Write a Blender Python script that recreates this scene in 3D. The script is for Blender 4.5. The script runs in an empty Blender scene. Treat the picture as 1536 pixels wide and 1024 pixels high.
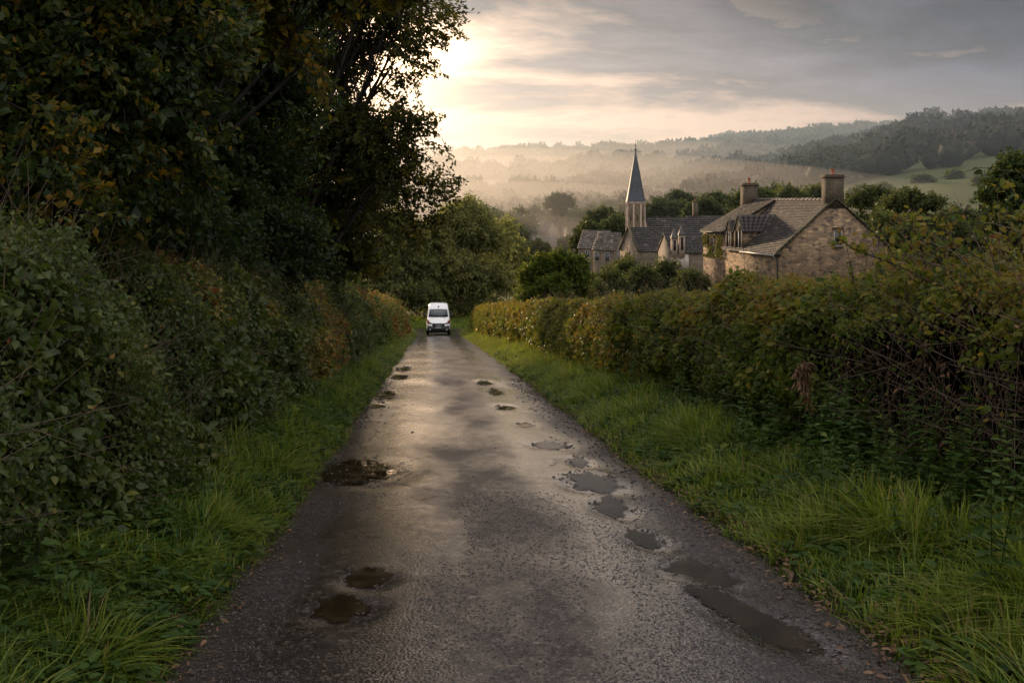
import bpy, math, random
import numpy as np
from mathutils import Vector

R = math.radians
F, HZ, VX, EYE, SL = 1493.333, 300.0, 650.0, 1.9, 0.1125
scene = bpy.context.scene
COL = scene.collection
rng = np.random.default_rng(7)
random.seed(7)


def at(px, py, Y):
    """world point at depth Y seen at photo pixel (px, py)"""
    return np.array([(px - VX) * Y / F, Y, EYE + (HZ - py) * Y / F])


# ------------------------------------------------------------------ noise
def _hash(i, j, k, seed):
    h = (i.astype(np.uint32) * np.uint32(374761393) + j.astype(np.uint32) * np.uint32(668265263)
         + k.astype(np.uint32) * np.uint32(2147483647 - 1013904223) + np.uint32(seed * 7919 + 13))
    h = (h ^ (h >> np.uint32(13))) * np.uint32(1274126177)
    h = h ^ (h >> np.uint32(16))
    return (h & np.uint32(0xFFFFFF)).astype(np.float64) / float(0xFFFFFF)


def vnoise(x, y, z=0.0, seed=0):
    x, y, z = np.broadcast_arrays(np.asarray(x, float), np.asarray(y, float), np.asarray(z, float))
    xi, yi, zi = np.floor(x), np.floor(y), np.floor(z)
    fx, fy, fz = x - xi, y - yi, z - zi
    fx, fy, fz = [f * f * (3 - 2 * f) for f in (fx, fy, fz)]
    xi, yi, zi = xi.astype(np.int64), yi.astype(np.int64), zi.astype(np.int64)
    out = 0
    for a in (0, 1):
        for b in (0, 1):
            for c in (0, 1):
                w = (fx if a else 1 - fx) * (fy if b else 1 - fy) * (fz if c else 1 - fz)
                out = out + w * _hash(xi + a, yi + b, zi + c, seed)
    return out


def fbm(x, y, z=0.0, seed=0, oct=4):
    s, a, f = 0, 0.5, 1.0
    for o in range(oct):
        s = s + a * vnoise(np.asarray(x) * f, np.asarray(y) * f, np.asarray(z) * f, seed + o)
        a *= 0.5
        f *= 2.03
    return s / (1 - 0.5 ** oct)


def sstep(a, b, x):
    t = np.clip((np.asarray(x, float) - a) / (b - a), 0, 1)
    return t * t * (3 - 2 * t)


# ------------------------------------------------------------------ objects
def tag(o, label=None, cat=None, group=None, kind=None):
    if label: o['label'] = label
    if cat: o['category'] = cat
    if group: o['group'] = group
    if kind: o['kind'] = kind
    return o


def empty(name, loc, rz=0.0, label=None, cat=None, group=None):
    o = bpy.data.objects.new(name, None)
    COL.objects.link(o)
    o.location = [float(v) for v in loc]
    o.rotation_euler = (0, 0, rz)
    return tag(o, label, cat, group)


def mesh(name, V, faces, mat, parent=None, tint=None, smooth=False):
    """faces: list of int arrays (n,k); one mesh object"""
    V = np.ascontiguousarray(V, dtype=np.float32)
    me = bpy.data.meshes.new(name)
    me.vertices.add(len(V))
    me.vertices.foreach_set('co', V.ravel())
    faces = [np.asarray(f, np.int32) for f in faces if len(f)]
    loops = np.concatenate([f.ravel() for f in faces])
    tot = np.concatenate([np.full(len(f), f.shape[1], np.int32) for f in faces])
    start = np.concatenate([[0], np.cumsum(tot)[:-1]]).astype(np.int32)
    me.loops.add(len(loops))
    me.loops.foreach_set('vertex_index', loops.astype(np.int32))
    me.polygons.add(len(tot))
    me.polygons.foreach_set('loop_start', start)
    me.polygons.foreach_set('loop_total', tot)
    if smooth:
        me.polygons.foreach_set('use_smooth', np.ones(len(tot), bool))
    if tint is not None:
        at_ = me.attributes.new('tint', 'FLOAT', 'POINT')
        at_.data.foreach_set('value', np.ascontiguousarray(tint, np.float32))
    me.materials.append(mat)
    me.update(calc_edges=True)
    me.validate(verbose=False)
    o = bpy.data.objects.new(name, me)
    COL.objects.link(o)
    if parent is not None:
        o.parent = parent
    return o


class MB:
    """collects boxes, prisms and tubes into one mesh"""
    def __init__(self):
        self.V, self.F, self.T, self.n = [], {}, [], 0

    def add(self, V, faces, tint=0.5):
        V = np.asarray(V, float)
        for f in faces:
            self.F.setdefault(len(f), []).append([i + self.n for i in f])
        self.V.append(V)
        self.T.append(np.full(len(V), tint))
        self.n += len(V)
        return self

    def box(self, c, s, rz=0.0, tint=0.5):
        x, y, z = [v / 2 for v in s]
        P = np.array([[-x, -y, -z], [x, -y, -z], [x, y, -z], [-x, y, -z], [-x, -y, z], [x, -y, z], [x, y, z], [-x, y, z]])
        if rz:
            c_, s_ = math.cos(rz), math.sin(rz)
            P[:, :2] = P[:, :2] @ np.array([[c_, s_], [-s_, c_]])
        return self.add(P + np.array(c), BOXF, tint)

    def hexa(self, P, tint=0.5):
        return self.add(P, BOXF, tint)

    def prism(self, poly, d, tint=0.5):
        """poly (n,3) extruded by vector d"""
        P = np.asarray(poly, float)
        n = len(P)
        V = np.vstack([P, P + np.asarray(d, float)])
        f = [list(range(n))[::-1], [i + n for i in range(n)]]
        f += [[i, (i + 1) % n, (i + 1) % n + n, i + n] for i in range(n)]
        return self.add(V, f, tint)

    def tube(self, pts, r0, r1=None, sides=6, tint=0.5):
        r1 = r0 if r1 is None else r1
        P = np.asarray(pts, float)
        m = len(P)
        rr = np.linspace(r0, r1, m)
        V = []
        for i in range(m):
            d = P[min(i + 1, m - 1)] - P[max(i - 1, 0)]
            d = d / (np.linalg.norm(d) + 1e-9)
            a = np.cross(d, [0, 0, 1.0] if abs(d[2]) < .9 else [1.0, 0, 0])
            a /= np.linalg.norm(a)
            b = np.cross(d, a)
            for k in range(sides):
                t = 2 * math.pi * k / sides
                V.append(P[i] + rr[i] * (math.cos(t) * a + math.sin(t) * b))
        f = [[i * sides + k, i * sides + (k + 1) % sides, (i + 1) * sides + (k + 1) % sides, (i + 1) * sides + k]
             for i in range(m - 1) for k in range(sides)]
        f += [[(m - 1) * sides + k for k in range(sides)], [k for k in range(sides)][::-1]]
        return self.add(V, f, tint)

    def lathe(self, c, prof, sides=12, rot=0.0, tint=0.5):
        c = np.array(c, float)
        V = [c + np.array([r * math.cos(rot + 2 * math.pi * k / sides), r * math.sin(rot + 2 * math.pi * k / sides), z])
             for r, z in prof for k in range(sides)]
        m = len(prof)
        f = [[i * sides + k, i * sides + (k + 1) % sides, (i + 1) * sides + (k + 1) % sides, (i + 1) * sides + k]
             for i in range(m - 1) for k in range(sides)]
        f += [[(m - 1) * sides + k for k in range(sides)], [k for k in range(sides)][::-1]]
        return self.add(V, f, tint)

    def build(self, name, mat, parent=None, smooth=False):
        return mesh(name, np.vstack(self.V), [np.array(v) for v in self.F.values()], mat, parent, np.concatenate(self.T), smooth)


BOXF = [[3, 2, 1, 0], [4, 5, 6, 7], [0, 1, 5, 4], [1, 2, 6, 5], [2, 3, 7, 6], [3, 0, 4, 7]]


# ------------------------------------------------------------------ materials
def new_mat(name):
    m = bpy.data.materials.new(name)
    m.use_nodes = True
    nt = m.node_tree
    nt.nodes.clear()
    return m, nt, nt.nodes, nt.links


def N(nt, t, **kw):
    n = nt.nodes.new(t)
    for k, v in kw.items():
        if k.startswith('i_'):
            n.inputs[k[2:].replace('_', ' ')].default_value = v
        else:
            setattr(n, k, v)
    return n


def ramp(nt, fac, stops, interp='LINEAR'):
    r = nt.nodes.new('ShaderNodeValToRGB')
    r.color_ramp.interpolation = interp
    e = r.color_ramp.elements
    while len(e) < len(stops):
        e.new(0.5)
    for el, (p, c) in zip(e, stops):
        el.position = p
        el.color = (*c, 1) if len(c) == 3 else c
    nt.links.new(fac, r.inputs[0])
    return r.outputs[0]


def math_(nt, op, a, b=None, c=None, clamp=False):
    n = nt.nodes.new('ShaderNodeMath')
    n.operation = op
    n.use_clamp = clamp
    for i, v in enumerate((a, b, c)):
        if v is None: continue
        if isinstance(v, (int, float)): n.inputs[i].default_value = v
        else: nt.links.new(v, n.inputs[i])
    return n.outputs[0]


def mixc(nt, fac, a, b, mode='MIX'):
    n = nt.nodes.new('ShaderNodeMix')
    n.data_type = 'RGBA'
    n.blend_type = mode
    for sock, v in ((n.inputs[0], fac), (n.inputs[6], a), (n.inputs[7], b)):
        if isinstance(v, (int, float)): sock.default_value = v
        elif isinstance(v, tuple): sock.default_value = (*v, 1)
        else: nt.links.new(v, sock)
    return n.outputs[2]


def leaf_mat(name, stops, trans=0.35, rough=0.42, spec=0.35, tboost=1.6):
    m, nt, nodes, links = new_mat(name)
    a = N(nt, 'ShaderNodeAttribute', attribute_name='tint')
    col = ramp(nt, a.outputs['Fac'], stops)
    p = N(nt, 'ShaderNodeBsdfPrincipled')
    p.inputs['Roughness'].default_value = rough
    p.inputs['Specular IOR Level'].default_value = spec
    links.new(col, p.inputs['Base Color'])
    out = N(nt, 'ShaderNodeOutputMaterial')
    if trans > 0:
        t = N(nt, 'ShaderNodeBsdfTranslucent')
        links.new(mixc(nt, 1.0, col, (tboost, tboost * 1.05, tboost * .6), 'MULTIPLY'), t.inputs[0])
        mx = N(nt, 'ShaderNodeMixShader')
        mx.inputs[0].default_value = trans
        links.new(p.outputs[0], mx.inputs[1])
        links.new(t.outputs[0], mx.inputs[2])
        links.new(mx.outputs[0], out.inputs[0])
    else:
        links.new(p.outputs[0], out.inputs[0])
    return m


def plain_mat(name, col, rough=0.6, metal=0.0, var=0.25, scale=6.0, spec=0.5, coat=0.0):
    m, nt, nodes, links = new_mat(name)
    tc = N(nt, 'ShaderNodeTexCoord')
    n = N(nt, 'ShaderNodeTexNoise', i_Scale=scale, i_Detail=6.0)
    links.new(tc.outputs['Object'], n.inputs['Vector'])
    lo = tuple(c * (1 - var) for c in col)
    hi = tuple(min(1, c * (1 + var)) for c in col)
    p = N(nt, 'ShaderNodeBsdfPrincipled')
    links.new(ramp(nt, n.outputs[0], [(.3, lo), (.7, hi)]), p.inputs['Base Color'])
    p.inputs['Roughness'].default_value = rough
    p.inputs['Metallic'].default_value = metal
    p.inputs['Specular IOR Level'].default_value = spec
    p.inputs['Coat Weight'].default_value = coat
    out = N(nt, 'ShaderNodeOutputMaterial')
    links.new(p.outputs[0], out.inputs[0])
    return m


def stone_mat(name, cols, mortar, sx=2.2, sz=4.2, moss=0.0, bump=0.6):
    m, nt, nodes, links = new_mat(name)
    tc = N(nt, 'ShaderNodeTexCoord')
    mp = N(nt, 'ShaderNodeMapping')
    mp.inputs['Scale'].default_value = (sx, sx, sz)
    links.new(tc.outputs['Object'], mp.inputs[0])
    wn = N(nt, 'ShaderNodeTexNoise', i_Scale=1.5, i_Detail=2.0)
    links.new(mp.outputs[0], wn.inputs['Vector'])
    va = N(nt, 'ShaderNodeVectorMath', operation='MULTIPLY_ADD')
    links.new(wn.outputs['Color'], va.inputs[0])
    va.inputs[1].default_value = (.35, .35, .25)
    links.new(mp.outputs[0], va.inputs[2])
    v1 = N(nt, 'ShaderNodeTexVoronoi', i_Scale=1.0)
    v2 = N(nt, 'ShaderNodeTexVoronoi', feature='DISTANCE_TO_EDGE', i_Scale=1.0)
    links.new(va.outputs[0], v1.inputs['Vector'])
    links.new(va.outputs[0], v2.inputs['Vector'])
    sep = N(nt, 'ShaderNodeSeparateColor')
    links.new(v1.outputs['Color'], sep.inputs[0])
    k = len(cols)
    base = ramp(nt, sep.outputs[0], [(i / max(k - 1, 1), c) for i, c in enumerate(cols)], 'LINEAR')
    fn = N(nt, 'ShaderNodeTexNoise', i_Scale=14.0, i_Detail=8.0)
    links.new(tc.outputs['Object'], fn.inputs['Vector'])
    base = mixc(nt, .55, base, ramp(nt, fn.outputs[0], [(.3, (.35, .33, .3)), (.7, (1.25, 1.2, 1.1))]), 'MULTIPLY')
    edge = ramp(nt, v2.outputs[0], [(.02, (0, 0, 0)), (.1, (1, 1, 1))])
    col = mixc(nt, edge, mortar, base)
    big = N(nt, 'ShaderNodeTexNoise', i_Scale=.5, i_Detail=5.0)
    links.new(tc.outputs['Object'], big.inputs['Vector'])
    col = mixc(nt, .6, col, ramp(nt, big.outputs[0], [(.32, (.5, .48, .46)), (.68, (1.15, 1.1, 1.05))]), 'MULTIPLY')
    if moss:
        mf = math_(nt, 'MULTIPLY', ramp(nt, fn.outputs[0], [(.45, (0, 0, 0)), (.62, (1, 1, 1))]), moss)
        col = mixc(nt, mf, col, (.06, .065, .02))
    p = N(nt, 'ShaderNodeBsdfPrincipled', i_Roughness=.85)
    links.new(col, p.inputs['Base Color'])
    b = N(nt, 'ShaderNodeBump', i_Strength=bump, i_Distance=.05)
    links.new(math_(nt, 'ADD', math_(nt, 'MULTIPLY', edge, .6), math_(nt, 'MULTIPLY', fn.outputs[0], .5)), b.inputs['Height'])
    links.new(b.outputs[0], p.inputs['Normal'])
    out = N(nt, 'ShaderNodeOutputMaterial')
    links.new(p.outputs[0], out.inputs[0])
    return m


def slate_mat(name, stops, rough=.55):
    m, nt, nodes, links = new_mat(name)
    a = N(nt, 'ShaderNodeAttribute', attribute_name='tint')
    col = ramp(nt, a.outputs['Fac'], stops)
    tc = N(nt, 'ShaderNodeTexCoord')
    fn = N(nt, 'ShaderNodeTexNoise', i_Scale=9.0, i_Detail=8.0)
    links.new(tc.outputs['Object'], fn.inputs['Vector'])
    col = mixc(nt, .7, col, ramp(nt, fn.outputs[0], [(.3, (.45, .45, .42)), (.7, (1.3, 1.25, 1.2))]), 'MULTIPLY')
    ms = N(nt, 'ShaderNodeTexNoise', i_Scale=1.1, i_Detail=7.0)
    links.new(tc.outputs['Object'], ms.inputs['Vector'])
    col = mixc(nt, ramp(nt, ms.outputs[0], [(.52, (0, 0, 0)), (.68, (.8, .8, .8))]), col, (.055, .055, .018))
    p = N(nt, 'ShaderNodeBsdfPrincipled', i_Roughness=rough)
    links.new(col, p.inputs['Base Color'])
    b = N(nt, 'ShaderNodeBump', i_Strength=.5, i_Distance=.02)
    links.new(fn.outputs[0], b.inputs['Height'])
    links.new(b.outputs[0], p.inputs['Normal'])
    out = N(nt, 'ShaderNodeOutputMaterial')
    links.new(p.outputs[0], out.inputs[0])
    return m


G0, G1, G2, OC, BR = (.010, .020, .008), (.026, .055, .014), (.075, .105, .02), (.17, .115, .02), (.10, .045, .018)
M = {}
M['hedge_leaf'] = leaf_mat('hedge leaf', [(0, (0.0182, 0.0364, 0.0108)), (.3, (0.0476, 0.0754, 0.0168)), (.55, (0.0952, 0.1196, 0.0240)), (.75, (0.2100, 0.1820, 0.0312)), (.9, (0.2940, 0.1430, 0.0360)), (1, (0.1960, 0.0650, 0.0300))], spec=.3, rough=.38)
M['bramble_leaf'] = leaf_mat('bramble leaf', [(0, (.022, .038, .011)), (.3, (.060, .092, .018)), (.55, (.135, .150, .024)), (.75, (.225, .165, .032)), (.9, (.22, .11, .036)), (1, (.16, .065, .035))], trans=.42, spec=.12)
M['wood_leaf'] = leaf_mat('woodland leaf', [(0, (0.0145, 0.0270, 0.0108)), (.3, (0.0319, 0.0567, 0.0168)), (.55, (0.0653, 0.0837, 0.0168)), (.75, (0.1885, 0.1350, 0.0192)), (.9, (0.3045, 0.1620, 0.0192)), (1, (0.2030, 0.0810, 0.0192))], trans=.4, spec=.25)
M['beech_leaf'] = leaf_mat('autumn leaf', [(0, (.018, .024, .009)), (.3, (.042, .050, .013)), (.55, (.095, .090, .017)), (.75, (.19, .145, .02)), (.9, (.27, .17, .022)), (1, (.20, .09, .022))], trans=.52, spec=.2)
M['far_leaf'] = leaf_mat('distant leaf', [(0, (.035, .045, .022)), (.3, (.072, .088, .036)), (.55, (.115, .125, .045)), (.75, (.16, .145, .05)), (.9, (.19, .14, .05)), (1, (.16, .10, .045))], trans=.45, spec=.15)  # dark stops lifted and greyed, painting distance haze into the leaves
M['hazed_willow_leaf'] = leaf_mat('hazed willow leaf', [(0, (.09, .10, .05)), (.3, (.18, .185, .08)), (.6, (.27, .26, .10)), (1, (.34, .29, .12))], trans=.5, spec=.1)  # leaf tones lifted to paint in the haze glow around these trees
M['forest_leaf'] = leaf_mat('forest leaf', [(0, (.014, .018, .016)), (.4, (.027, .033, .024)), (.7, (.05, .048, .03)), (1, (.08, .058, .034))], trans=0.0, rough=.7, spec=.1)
M['grass'] = leaf_mat('grass blade', [(0, (.018, .036, .006)), (.25, (.066, .118, .014)), (.5, (.155, .215, .028)), (.72, (.27, .30, .045)), (.88, (.28, .25, .08)), (1, (.22, .16, .07))], trans=.4, rough=.4, spec=.3, tboost=1.5)
M['weed_leaf'] = leaf_mat('nettle leaf', [(0, (.018, .036, .010)), (.4, (.038, .075, .016)), (.7, (.07, .12, .024)), (1, (.17, .18, .035))], trans=.35, spec=.14, rough=.5)
M['dry'] = leaf_mat('dry leaf', [(0, (.05, .025, .014)), (.4, (.11, .055, .028)), (.7, (.19, .10, .05)), (1, (.26, .17, .09))], trans=.15, rough=.5)
M['bark'] = plain_mat('dark bark', (.022, .017, .013), .85, var=.5, scale=9)
M['cane'] = plain_mat('dry cane', (.13, .088, .06), .7, var=.5, scale=12)
M['dark_core'] = plain_mat('shaded thicket', (.008, .008, .005), .95, var=.5, scale=5, spec=.05)  # near-black colour paints the shade inside the hedges
M['stone'] = stone_mat('warm rubble stone', [(.11, .08, .055), (.34, .24, .145), (.52, .37, .22), (.27, .195, .125), (.08, .065, .055)], (.29, .215, .14), 2.3, 5.2, bump=.9)
M['stone2'] = stone_mat('village stone', [(.16, .125, .10), (.25, .20, .15), (.30, .24, .18), (.12, .10, .085)], (.20, .165, .13), 1.7, 3.2)
M['ashlar'] = plain_mat('pale tower stone', (.38, .29, .22), .85, var=.3, scale=2.2)
M['chimney_stone'] = stone_mat('chimney stone', [(.13, .095, .07), (.20, .15, .10), (.09, .075, .06)], (.10, .08, .06), 3.0, 5.5, moss=.5)
M['coping'] = stone_mat('coping stone', [(.07, .06, .04), (.10, .085, .05), (.05, .045, .03)], (.04, .04, .03), 1.2, 1.2, moss=.6)
M['slate'] = slate_mat('stone slate', [(0, (.018, .013, .012)), (.5, (.044, .033, .030)), (.85, (.085, .068, .06)), (1, (.22, .18, .155))])
M['slate2'] = slate_mat('village slate', [(0, (.035, .032, .035)), (.5, (.065, .058, .058)), (.85, (.10, .088, .084)), (1, (.19, .165, .14))])
M['hazed_slate'] = slate_mat('haze lightened slate', [(0, (.10, .085, .08)), (.5, (.17, .145, .13)), (.85, (.24, .20, .18)), (1, (.32, .27, .23))])  # slate tones raised, painting haze over the outhouse roofs
M['spire'] = plain_mat('spire slate', (.05, .058, .07), .55, var=.3, scale=3)
M['white_wall'] = plain_mat('limewash', (.62, .52, .46), .9, var=.25, scale=2)
M['timber'] = plain_mat('weathered timber', (.20, .155, .10), .8, var=.4, scale=8)
M['pot'] = plain_mat('terracotta pot', (.30, .10, .06), .7)
M['pale_frame'] = plain_mat('pale frame', (.40, .40, .40), .5, var=.1)
M['gutter'] = plain_mat('pale gutter', (.42, .38, .34), .4, var=.15)
M['iron'] = plain_mat('dark iron', (.02, .02, .02), .5, var=.2)
M['pane'] = plain_mat('dark window glass', (.02, .025, .03), .06, var=.2, spec=.8)
M['lead'] = plain_mat('dark opening', (.025, .022, .02), .8, var=.3, spec=.15)
M['van_paint'] = plain_mat('white van paint', (.86, .86, .86), .28, var=.03, scale=1.5, coat=.5)
M['van_glass'] = plain_mat('tinted windscreen', (.018, .026, .03), .05, var=.15, spec=.8)
M['van_black'] = plain_mat('black bumper plastic', (.018, .018, .02), .5, var=.2)
M['van_lamp'] = plain_mat('amber red lamp', (.28, .05, .03), .12, var=.3, scale=9, spec=.7)
M['chrome'] = plain_mat('bright trim', (.5, .5, .52), .25, metal=.8, var=.1)
M['plate'] = plain_mat('number plate', (.38, .38, .40), .4, var=.1)
M['tyre'] = plain_mat('tyre rubber', (.012, .012, .012), .8, var=.2)
M['rim'] = plain_mat('wheel rim', (.25, .25, .26), .35, metal=.7, var=.1)
M['grit'] = plain_mat('grit', (.06, .05, .043), .5, var=.5, scale=30)
M['chip'] = plain_mat('wet chipping', (.052, .042, .041), .22, var=.8, scale=40)
M['louvre'] = plain_mat('shaded louvre', (.15, .115, .09), .8, var=.3)  # darkened copy of the tower stone, painting shade into the openings
M['badge'] = plain_mat('dark badge', (.03, .02, .03), .4, var=.2)

# ------------------------------------------------------------------ road and ground heights
def XL(y): return -1.44 + .22 * (fbm(np.asarray(y) * .55, 3.1, seed=11) - .5) + .10 * (fbm(np.asarray(y) * 3, 9.1, seed=12) - .5)
def XR(y): return 2.60 - .28 * sstep(45, 85, y) + .30 * (fbm(np.asarray(y) * .5, 7.7, seed=13) - .5) + .12 * (fbm(np.asarray(y) * 3, 5.1, seed=14) - .5)


def lane(y):
    y = np.asarray(y, float)
    z = -SL * y
    return np.where(y > 88, -SL * 88 - (SL * 8) * (1 - np.exp(-(np.maximum(y, 88) - 88) / 8)), z)


#          px   py   half-w half-h (photo px)
PUD_PX = [(540, 704, 72, 16), (890, 721, 44, 13), (917, 758, 27, 13), (1045, 858, 56, 18),
          (512, 908, 46, 19), (550, 864, 36, 14), (827, 667, 28, 4.5), (580, 590, 15, 7), (566, 606, 11, 3),
          (600, 564, 13, 3.5), (606, 552, 12, 3.5), (726, 574, 11, 3), (744, 587, 11, 5), (758, 611, 14, 3.5), (787, 636, 11, 3.5),
          (868, 690, 16, 7), (968, 806, 26, 13)]
PUDS = []
for px, py, hw, hh in PUD_PX:
    Y = F * EYE / (py - 468)
    PUDS.append([(px - VX) * Y / F, Y, hw * Y / F, hh * Y * Y / (F * EYE), 0.0, .95 * SL if py < 640 else (.06 if px == 540 else .03)])
PUDS.append([2.0, 6.28, .20, .66, -.28, .03])       # long one in the near right rut
TRK = [(-.50, .62), (1.55, .50)]


def road_z(x, y):
    x, y = np.asarray(x, float), np.asarray(y, float)
    z = lane(y) - .05 * ((x - .6) / 2.0) ** 2
    z = z + .022 * sstep(14, 30, y) * (1 - sstep(75, 86, y)) * (np.sin(y * .95 + .5 * np.sin(x * 1.3)) + .6 * np.sin(y * 1.61 + x * .9))
    z = z + .012 * (fbm(x * 1.3, y * 1.1, seed=21, oct=3) - .5)
    for cx, cy, rx, ry, sk, tilt in PUDS:
        dx = (x - cx - sk * (y - cy)) / (rx * 1.35)
        dy = (y - cy) / (ry * 1.35)
        w = np.exp(-(dx * dx + dy * dy) ** 3)
        z = z * (1 - w) + (float(lane(cy)) - tilt * (y - cy) - .05 * ((cx - .6) / 2) ** 2 - .014) * w
    return z


YK = np.array([95, 150, 200, 300, 350, 420, 560, 640, 700, 780, 880, 960, 1050, 1180, 1260, 1360, 1500, 1700, 2500, 5000.])
AK = np.array([-.5, 0, .2, .33, .4, .5, .6, .9])
ZT = np.array([
    [-10.5, -10.5, -8.6, -7, -6.3, -5.4, -5, -4.5],
    [-13, -13, -9.6, -8, -7, -6, -5, -3], [-15, -15, -11, -8.5, -7, -5, -4, 0], [-18, -18, -13, -9, -6, -1.5, 1, 8],
    [-19, -19, -12, -6, -2, 4, 7, 15], [-17, -17, -9, 0, 6, 12, 16, 25], [-8, -8, -4, 9, 20, 34, 40, 46], [0, 2, 5, 17, 27, 43, 48, 53],
    [-4, -2, 8, 21, 33, 53, 57, 61], [-10, -8, 0, 13, 26, 49, 55, 59], [8, 12, 18, 26, 34, 46, 50, 54], [18, 22, 30, 42, 48, 50, 52, 56], [6, 10, 18, 34, 44, 50, 52, 56],
    [32, 36, 46, 62, 72, 78, 82, 86], [40, 44, 54, 68, 78, 84, 88, 90], [26, 30, 44, 62, 72, 80, 84, 88], [56, 61, 70, 86, 94, 102, 104, 107], [52, 57, 66, 82, 90, 98, 100, 104],
    [30, 30, 30, 30, 30, 30, 30, 30], [0, 0, 0, 0, 0, 0, 0, 0]])


def far_z(x, y):
    x, y = np.asarray(x, float), np.asarray(y, float)
    a = np.clip(x / np.maximum(y, 50), AK[0], AK[-1])
    cols = np.stack([np.interp(y, YK, ZT[:, i]) for i in range(len(AK))])
    j = np.clip(np.searchsorted(AK, a) - 1, 0, len(AK) - 2)
    t = (a - AK[j]) / (AK[j + 1] - AK[j])
    t = t * t * (3 - 2 * t)
    lo = np.take_along_axis(cols, j[None], 0)[0]
    hi = np.take_along_axis(cols, (j + 1)[None], 0)[0]
    return lo * (1 - t) + hi * t + sstep(250, 700, y) * 9 * (fbm(x / 90, y / 90, seed=31, oct=3) - .5)


def near_z(x, y):
    z = lane(y)
    r = x - XR(y)
    l = XL(y) - x
    z = z + .26 * sstep(0, 1.9, r) + .12 * np.clip(r - 2.5, 0, 60)
    z = z + .24 * sstep(0, 1.3, l) + .07 * np.clip(l - 2, 0, 40)
    inside = sstep(-.05, .28, np.minimum(x - XL(y), XR(y) - x))
    z = z - .30 * inside * (y < 96)
    z = z + .06 * (fbm(x * .9, y * .9, seed=33, oct=3) - .5) * (1 - inside)
    return z


def ground_z(x, y):
    x, y = np.broadcast_arrays(np.asarray(x, float), np.asarray(y, float))
    t = sstep(94, 140, y)
    return near_z(x, y) * (1 - t) + far_z(x, y) * t


def build_ground():
    xs = np.concatenate([-np.geomspace(5, 3500, 46)[::-1], np.arange(-4.8, 6.81, .2), np.geomspace(7, 4500, 60)])
    ys = np.concatenate([np.arange(-30, 2, 2.0), np.arange(2, 99, .4), np.geomspace(99, 5000, 190)])
    X, Y = np.meshgrid(xs, ys)
    Z = ground_z(X, Y)
    V = np.stack([X, Y, Z], -1).reshape(-1, 3)
    ny, nx = X.shape
    i = np.arange(nx * ny).reshape(ny, nx)
    q = np.stack([i[:-1, :-1], i[:-1, 1:], i[1:, 1:], i[1:, :-1]], -1).reshape(-1, 4)
    m, nt, nodes, links = new_mat('ground earth and pasture')
    g = N(nt, 'ShaderNodeNewGeometry')
    sp = N(nt, 'ShaderNodeSeparateXYZ')
    links.new(g.outputs['Position'], sp.inputs[0])
    n1 = N(nt, 'ShaderNodeTexNoise', i_Scale=1.3, i_Detail=8.0)
    n2 = N(nt, 'ShaderNodeTexNoise', i_Scale=.02, i_Detail=6.0)
    links.new(g.outputs['Position'], n1.inputs['Vector'])
    links.new(g.outputs['Position'], n2.inputs['Vector'])
    soil = ramp(nt, n1.outputs[0], [(.3, (.012, .013, .006)), (.55, (.03, .032, .012)), (.75, (.05, .035, .02))])
    past = mixc(nt, .5, ramp(nt, n2.outputs[0], [(.35, (.06, .075, .03)), (.65, (.09, .098, .04))]), ramp(nt, n1.outputs[0], [(.3, (.06, .07, .025)), (.7, (.12, .12, .05))]))
    f = math_(nt, 'MULTIPLY_ADD', sp.outputs[1], 1 / 12, -91 / 12, clamp=True)
    p = N(nt, 'ShaderNodeBsdfPrincipled', i_Roughness=.9)
    p.inputs['Specular IOR Level'].default_value = .1
    links.new(mixc(nt, f, soil, past), p.inputs['Base Color'])
    out = N(nt, 'ShaderNodeOutputMaterial')
    links.new(p.outputs[0], out.inputs[0])
    o = mesh('ground', V, [q], m, smooth=True)
    tag(o, kind='structure')


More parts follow.
